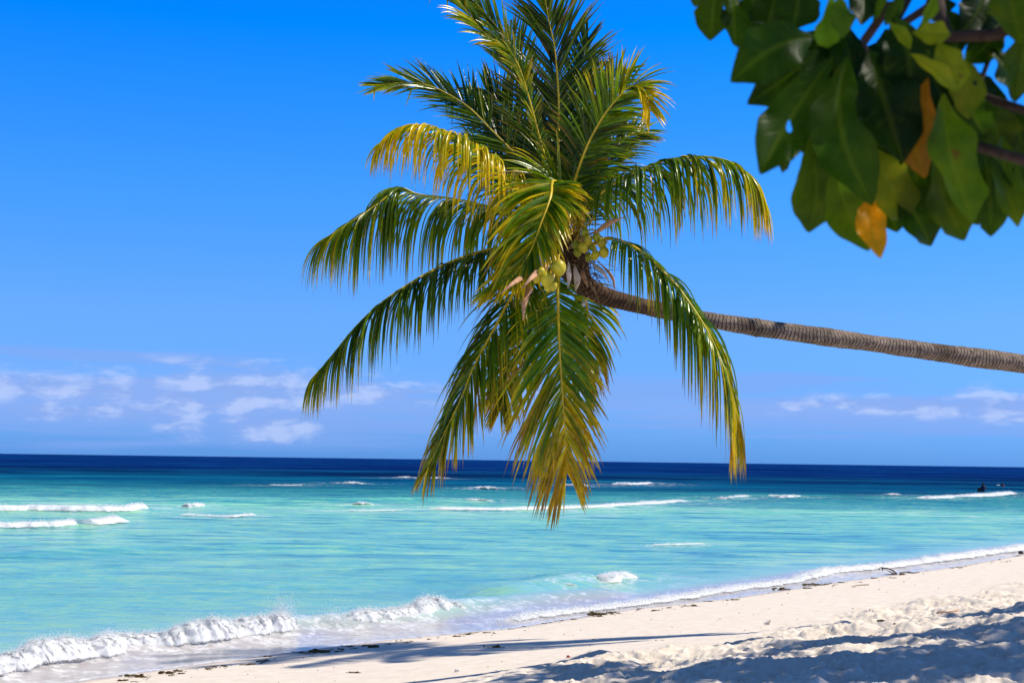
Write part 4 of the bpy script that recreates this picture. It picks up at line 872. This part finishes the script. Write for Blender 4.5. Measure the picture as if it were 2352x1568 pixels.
for (x, y), s_, lab in named:
    p = on_sand(x, y); o = bpy.data.objects.new('seaweed_clump', random.choice(WM)); o.location = p; s_ *= 0.62*p.y/18; o.scale = (s_*1.5, s_, s_); o.rotation_euler = (0, 0, random.uniform(-.3, .6)); link(o)
    tag(o, lab, 'seaweed', 'seaweed clumps on the strand line')
line = [c3(500, 655), c3(740, 618), c3(900, 590), c3(1100, 570), c3(1400, 520), c3(1560, 500), c3(1800, 470), c3(2100, 437), c3(2340, 400), c4(100, 385), c4(400, 340), c4(620, 320), c4(820, 297), c4(1050, 258), c4(1250, 228), c4(1400, 205), c4(1550, 188), c4(1750, 158), c4(2000, 125), c4(2200, 98), c4(2330, 70)]
lq, _ = catmull([(x, y, 0) for x, y in line], 400)
for i in range(210):
    k = random.randrange(400); x, y = lq[k, 0]+random.gauss(0, 12), lq[k, 1]+random.gauss(0, 2.5)+1
    p = on_sand(x, y)
    if float(shore(np.array([p.x]), np.array([p.y]))[0]) < 0.05: continue
    o = bpy.data.objects.new('seaweed_scrap', random.choice(WM)); o.location = p; s_ = (.12+.55*random.random()**2)*p.y/18; o.scale = (s_*random.uniform(1, 1.8), s_, s_*.8); o.rotation_euler = (0, 0, random.uniform(-1, 1)); link(o)
    part_ = ['at the bottom left', 'above the palm shadow', 'below the rounded crest', 'near the driftwood branch'][0 if x < 640 else 1 if x < 1180 else 2 if x < 1850 else 3]
    big_ = s_ > 0.3*p.y/18
    tag(o, ('larger' if big_ else 'tiny')+' brown seaweed scrap on the strand line '+part_, 'seaweed', ('larger' if big_ else 'tiny')+' seaweed scraps '+part_)
B = Bag()
for i in range(560):
    u = random.random(); x = random.uniform(-100, 2450)
    yb = np.interp(x, lq[:, 0], lq[:, 1]); y = yb+abs(random.gauss(0, 1))**1.5*60 if random.random() < .7 else random.uniform(yb, 1600)
    if y > 1640: continue
    p = on_sand(x, y); r = (.0012+.006*random.random()**3)*p.y/16
    v, f = ell((p.x, p.y, p.z+r*.3), (r*random.uniform(1, 3), r, r*.6), 5, 4, None, .2, i); B.add(v, f)
o = B.build('sand_litter', M['husk'], smooth=False); o['kind'] = 'stuff'; tag(o, 'tiny dark bits of shell, wood and weed scattered over the pale sand', 'litter')

def single(name, B, m_, label, cat, p, group=None):
    o = B.build(name, m_); tag(o, label, cat, group); return o
def stick(pts2, r, mt, name, label, cat='driftwood', lift=0.01, more=()):
    B = Bag()
    for pl, rad_ in [(pts2, r)]+list(more):
        pts = []
        for k in pl:
            p = on_sand(k[0], k[1]+(k[2]*0 if len(k) > 2 else 0)) if len(k) == 2 else on_sand(k[0], k[2])
            if len(k) == 3: dz = (k[2]-k[1])/FPX*p.y; p = p+Vector((0, 0, dz))
            pts.append(tuple(p+Vector((0, 0, lift))))
        q, L = catmull(pts, max(8, 4*len(pts))); v, f = tube(q, [rad_*(1-.6*i/len(q)) for i in range(len(q))], 7); B.add(v, f)
    o = B.build(name, M[mt]); tag(o, label, cat); return o
# forked driftwood twig (x, y, ground y)
stick([c4(1770, 157)+(), c4(1745, 158), c4(1700, 160)], .03, 'stick', 'driftwood_branch', 'forked dark driftwood branch arching up at the water edge on the right', more=[
    ([(*c4(1768, 157), c4(0, 160)[1]), (*c4(1745, 138), c4(0, 160)[1]), (*c4(1720, 130), c4(0, 160)[1]), (*c4(1690, 128), c4(0, 160)[1]), (*c4(1688, 138), c4(0, 160)[1])], .022),
    ([(*c4(1755, 157), c4(0, 160)[1]), (*c4(1738, 146), c4(0, 160)[1]), (*c4(1722, 140), c4(0, 160)[1])], .016), ([(*c4(1705, 130), c4(0, 160)[1]), (*c4(1700, 142), c4(0, 160)[1])], .018)])
stick([c4(1785, 153), c4(1815, 148), c4(1845, 152), c4(1870, 148)], .03, 'stick', 'driftwood_stick', 'wavy thin driftwood stick lying right of the forked branch')
stick([c4(1930, 328), c4(1975, 333), c4(2020, 330), c4(2058, 320)], .018, 'spathe', 'curved_stick', 'pale brown curved stick on the rumpled sand above the tree shade')
stick([c4(1680, 377), c4(1700, 374), c4(1718, 376)], .028, 'rock', 'short_stick', 'short thick black stick lying where the rumpled sand begins')
stick([(*c4(1757, 390), c4(0, 392)[1]), (*c4(1758, 375), c4(0, 392)[1])], .018, 'stick', 'upright_stub', 'tiny dark stub of wood standing upright in the sand')
stick([c4(1640, 205), c4(1590, 208), c4(1560, 214)], .012, 'fibre2', 'thin_twig', 'thin twig lying on the strand line')
def lump(x, y, r, mt, name, label, cat, flat=.8, lumpy=.12, sc=(1, 1)):
    p = on_sand(x, y); R0 = r/FPX*p.y; v, f = ell((p.x, p.y, p.z+R0*flat*.6), (R0*sc[0], R0*sc[1], R0*flat), 18, 12, Vector((.2, .1, 1)).normalized(), lumpy, int(x)); B = Bag(); B.add(v, f)
    v, f = ell((p.x+R0*.4, p.y-R0*.5, p.z+R0*flat*1.1), (R0*.35, R0*.3, R0*.25), 10, 7, None, .2, int(y)); B.add(v, f)
    for k in range(8):
        a_ = random.uniform(0, 6.28); pp = Vector((p.x+math.cos(a_)*R0*.8, p.y+math.sin(a_)*R0*.8, p.z+R0*flat*.6))
        v, f = tube([pp, pp+Vector((math.cos(a_)*R0*.2, math.sin(a_)*R0*.2, R0*random.uniform(-.1, .3)))], [R0*.05, R0*.015], 5); B.add(v, f)
    o = B.build(name, M[mt]); return tag(o, label, cat)
lump(2345, 1272, 5.5, 'rock', 'coconut_husk', 'black old coconut husk at the water edge by the right border', 'coconut husk')
lump(*c4(853, 570), 6, 'husk', 'coconut_husk', 'brown coconut husk lying in the tree shade near the bottom edge', 'coconut husk')
lump(*c4(258, 537), 4, 'red', 'seed_pod', 'small rust red seed pod on the smooth sand', 'seed pod')
lump(*c4(2133, 438), 4, 'violet', 'bottle_cap', 'small violet bottle cap in the shaded sand on the right', 'bottle cap', .45)
lump(*c4(1055, 650), 9, 'rock', 'dead_leaf', 'dark curled dead leaf at the bottom edge in the shade', 'dead leaf', .3)
lump(*c4(1285, 562), 8, 'brownleaf', 'dead_leaf', 'brown curled dead leaf in the shade right of the coconut husk', 'dead leaf', .5, .3, (1.5, .7))
lump(*c4(2235, 352), 4, 'rock', 'pebble', 'small dark pebble at the upper edge of the tree shade', 'pebble')
lump(*c3(2100, 602), 6, 'coral', 'coral_lump', 'pale coral lump in the sand left of the tree shade', 'coral', .5, .25)
def coral(x, y, hpx, label):
    p = on_sand(x, y); h_ = hpx/FPX*p.y; B = Bag(); rr = random.Random(int(x))
    for k in range(22):
        d = Vector((rr.gauss(0, .8), rr.gauss(0, .6), abs(rr.gauss(.7, .4)))).normalized(); s0 = Vector((p.x+rr.gauss(0, h_*.12), p.y, p.z)); ln = h_*rr.uniform(.5, 1)
        pts = [s0, s0+d*ln*.5, s0+d*ln+Vector((rr.gauss(0, .1)*h_, 0, 0))]; v, f = tube(pts, [h_*.1, h_*.08, h_*.05], 6); B.add(v, f)
        v, f = ell(pts[2], (h_*.09,)*3, 7, 5, None, .2, k); B.add(v, f)
    o = B.build('branching_coral', M['coral']); tag(o, label, 'coral', 'white coral pieces')
coral(*c4(1175, 385), 11, 'piece of white branching coral beside the trunk shadow, left of two')
coral(*c4(1648, 338), 13, 'piece of white branching coral at the end of the trunk shadow, right of two')

# ------------------------------------------------------------------ the two bathers
def skin_fig(joints, edges, mt, parent, name):
    me = bpy.data.meshes.new(name); me.from_pydata([j[:3] for j in joints], edges, []); o = bpy.data.objects.new(name, me); link(o, parent)
    md = o.modifiers.new('skin', 'SKIN'); 
    for i, j in enumerate(joints):
        sv = me.skin_vertices[0].data[i]; sv.radius = (j[3], j[4] if len(j) > 4 else j[3]); sv.use_root = (i == 0)
    ss = o.modifiers.new('sub', 'SUBSURF'); ss.levels = 1; ss.render_levels = 2
    me.materials.append(mt); return o
gp = G(2258, 1131, 0.0)
per = thing('person', (gp.x, gp.y, -0.72), 'person in dark swimwear wading with a brown board under the arm', 'person')
# joints in local metres, feet at z = 0, water at 0.55
J = [(0, 0, .92, .15, .12), (0, 0, 1.12, .14, .10), (.02, 0, 1.34, .17, .11), (.02, 0, 1.47, .07, .07), (.03, 0, 1.56, .085, .09), (.03, 0, 1.68, .10, .11), (.03, 0, 1.76, .06, .07),
     (-.17, 0, 1.40, .06), (-.27, 0, 1.14, .05), (-.22, -.1, .93, .04), (.21, 0, 1.40, .06), (.33, 0, 1.16, .05), (.38, -.08, .96, .04), (-.09, 0, .85, .10), (-.10, 0, .48, .07), (-.10, .02, .06, .05), (.09, 0, .85, .10), (.11, -.05, .48, .07), (.12, .03, .06, .05)]
E = [(0, 1), (1, 2), (2, 3), (3, 4), (4, 5), (5, 6), (2, 7), (7, 8), (8, 9), (2, 10), (10, 11), (11, 12), (0, 13), (13, 14), (14, 15), (0, 16), (16, 17), (17, 18)]
body = skin_fig(J, E, M['skin'], per, 'body')
def shell(rings, mt, parent, name):
    B = Bag(); v = []; f = []; n = 20
    for (x, y, z, rx, ry) in rings:
        for k in range(n):
            a_ = 2*math.pi*k/n; v.append((x+rx*math.cos(a_), y+ry*math.sin(a_), z))
    for i in range(len(rings)-1):
        for k in range(n): f.append((i*n+k, i*n+(k+1) % n, (i+1)*n+(k+1) % n, (i+1)*n+k))
    B.add(v, f); return B.build(name, mt, parent)
shell([(0, 0, .45, .24, .16), (0, 0, .70, .23, .16), (0, 0, .95, .20, .15), (.01, 0, 1.15, .18, .135), (.02, 0, 1.36, .22, .14), (.02, 0, 1.44, .17, .12), (.02, 0, 1.50, .09, .09)], M['shirt'], per, 'swim_shirt')
B = Bag(); v, f = ell((.03, .02, 1.70), (.125, .135, .12), 14, 9, None, .04, 3); B.add(v, f); B.build('hair', M['hair'], per)
bo = bpy.data.objects.new('body_board', None); bo.location = (gp.x-.36, gp.y-.05, 0.15); link(bo); tag(bo, 'brown bodyboard held under the left arm of the wading person', 'bodyboard')
nb_ = 20; V = np.zeros((nb_, 7, 3))
for i in range(nb_):
    u = i/(nb_-1); w_ = .24*min(1, (math.sin(math.pi*min(u*.75+.12, 1)))**.6)
    for k in range(7):
        v = (k/6-.5)*2; V[i, k] = (v*w_-.12*(u-.5), .03*v*v, (u-.5)*.78)
dk = gridmesh('deck', V, M['board'], bo); md = dk.modifiers.new('t', 'SOLIDIFY'); md.thickness = .05
g2 = G(2303, 1115, 0.0)
sw = thing('person', (g2.x, g2.y, -1.1), 'swimmer low in the water in a red top, farther out to the right', 'person')
J2 = [(0, 0, .85, .14, .11), (0, 0, 1.05, .15, .11), (0, 0, 1.22, .07), (0, -.02, 1.32, .10, .11), (0, -.02, 1.42, .06), (-.2, -.05, 1.10, .055), (-.45, -.12, 1.14, .045), (-.62, -.15, 1.18, .04), (.2, 0, 1.10, .055), (.35, -.05, 1.0, .045), (-.1, 0, .7, .09), (-.1, .1, .3, .06), (.1, 0, .7, .09), (.1, .1, .3, .06)]
skin_fig(J2, [(0, 1), (1, 2), (2, 3), (3, 4), (1, 5), (5, 6), (6, 7), (1, 8), (8, 9), (0, 10), (10, 11), (0, 12), (12, 13)], M['skin'], sw, 'body')
shell([(0, 0, .7, .2, .16), (0, 0, .95, .22, .16), (0, 0, 1.12, .24, .17), (0, 0, 1.24, .12, .11)], M['redshirt'], sw, 'swim_shirt')
B = Bag(); v, f = ell((0, 0, 1.38), (.12, .13, .12), 12, 8, None, .04, 2); B.add(v, f); B.build('hair', M['hair'], sw)
fl = bpy.data.objects.new('swim_float', None); fl.location = (g2.x-.75, g2.y-.2, 0.05); link(fl); tag(fl, 'small pale float beside the swimmer in the red top', 'float')
B = Bag(); v, f = ell((0, 0, .02), (.28, .16, .07), 18, 10, None, .02, 1); B.add(v, f); B.build('float_body', M['whiteboard'], fl)
v, f = tube([(-.1, 0, .09), (0, 0, .14), (.1, 0, .09)], [.015, .018, .015], 6); mesh('handle', v, f, M['shirt'], fl)
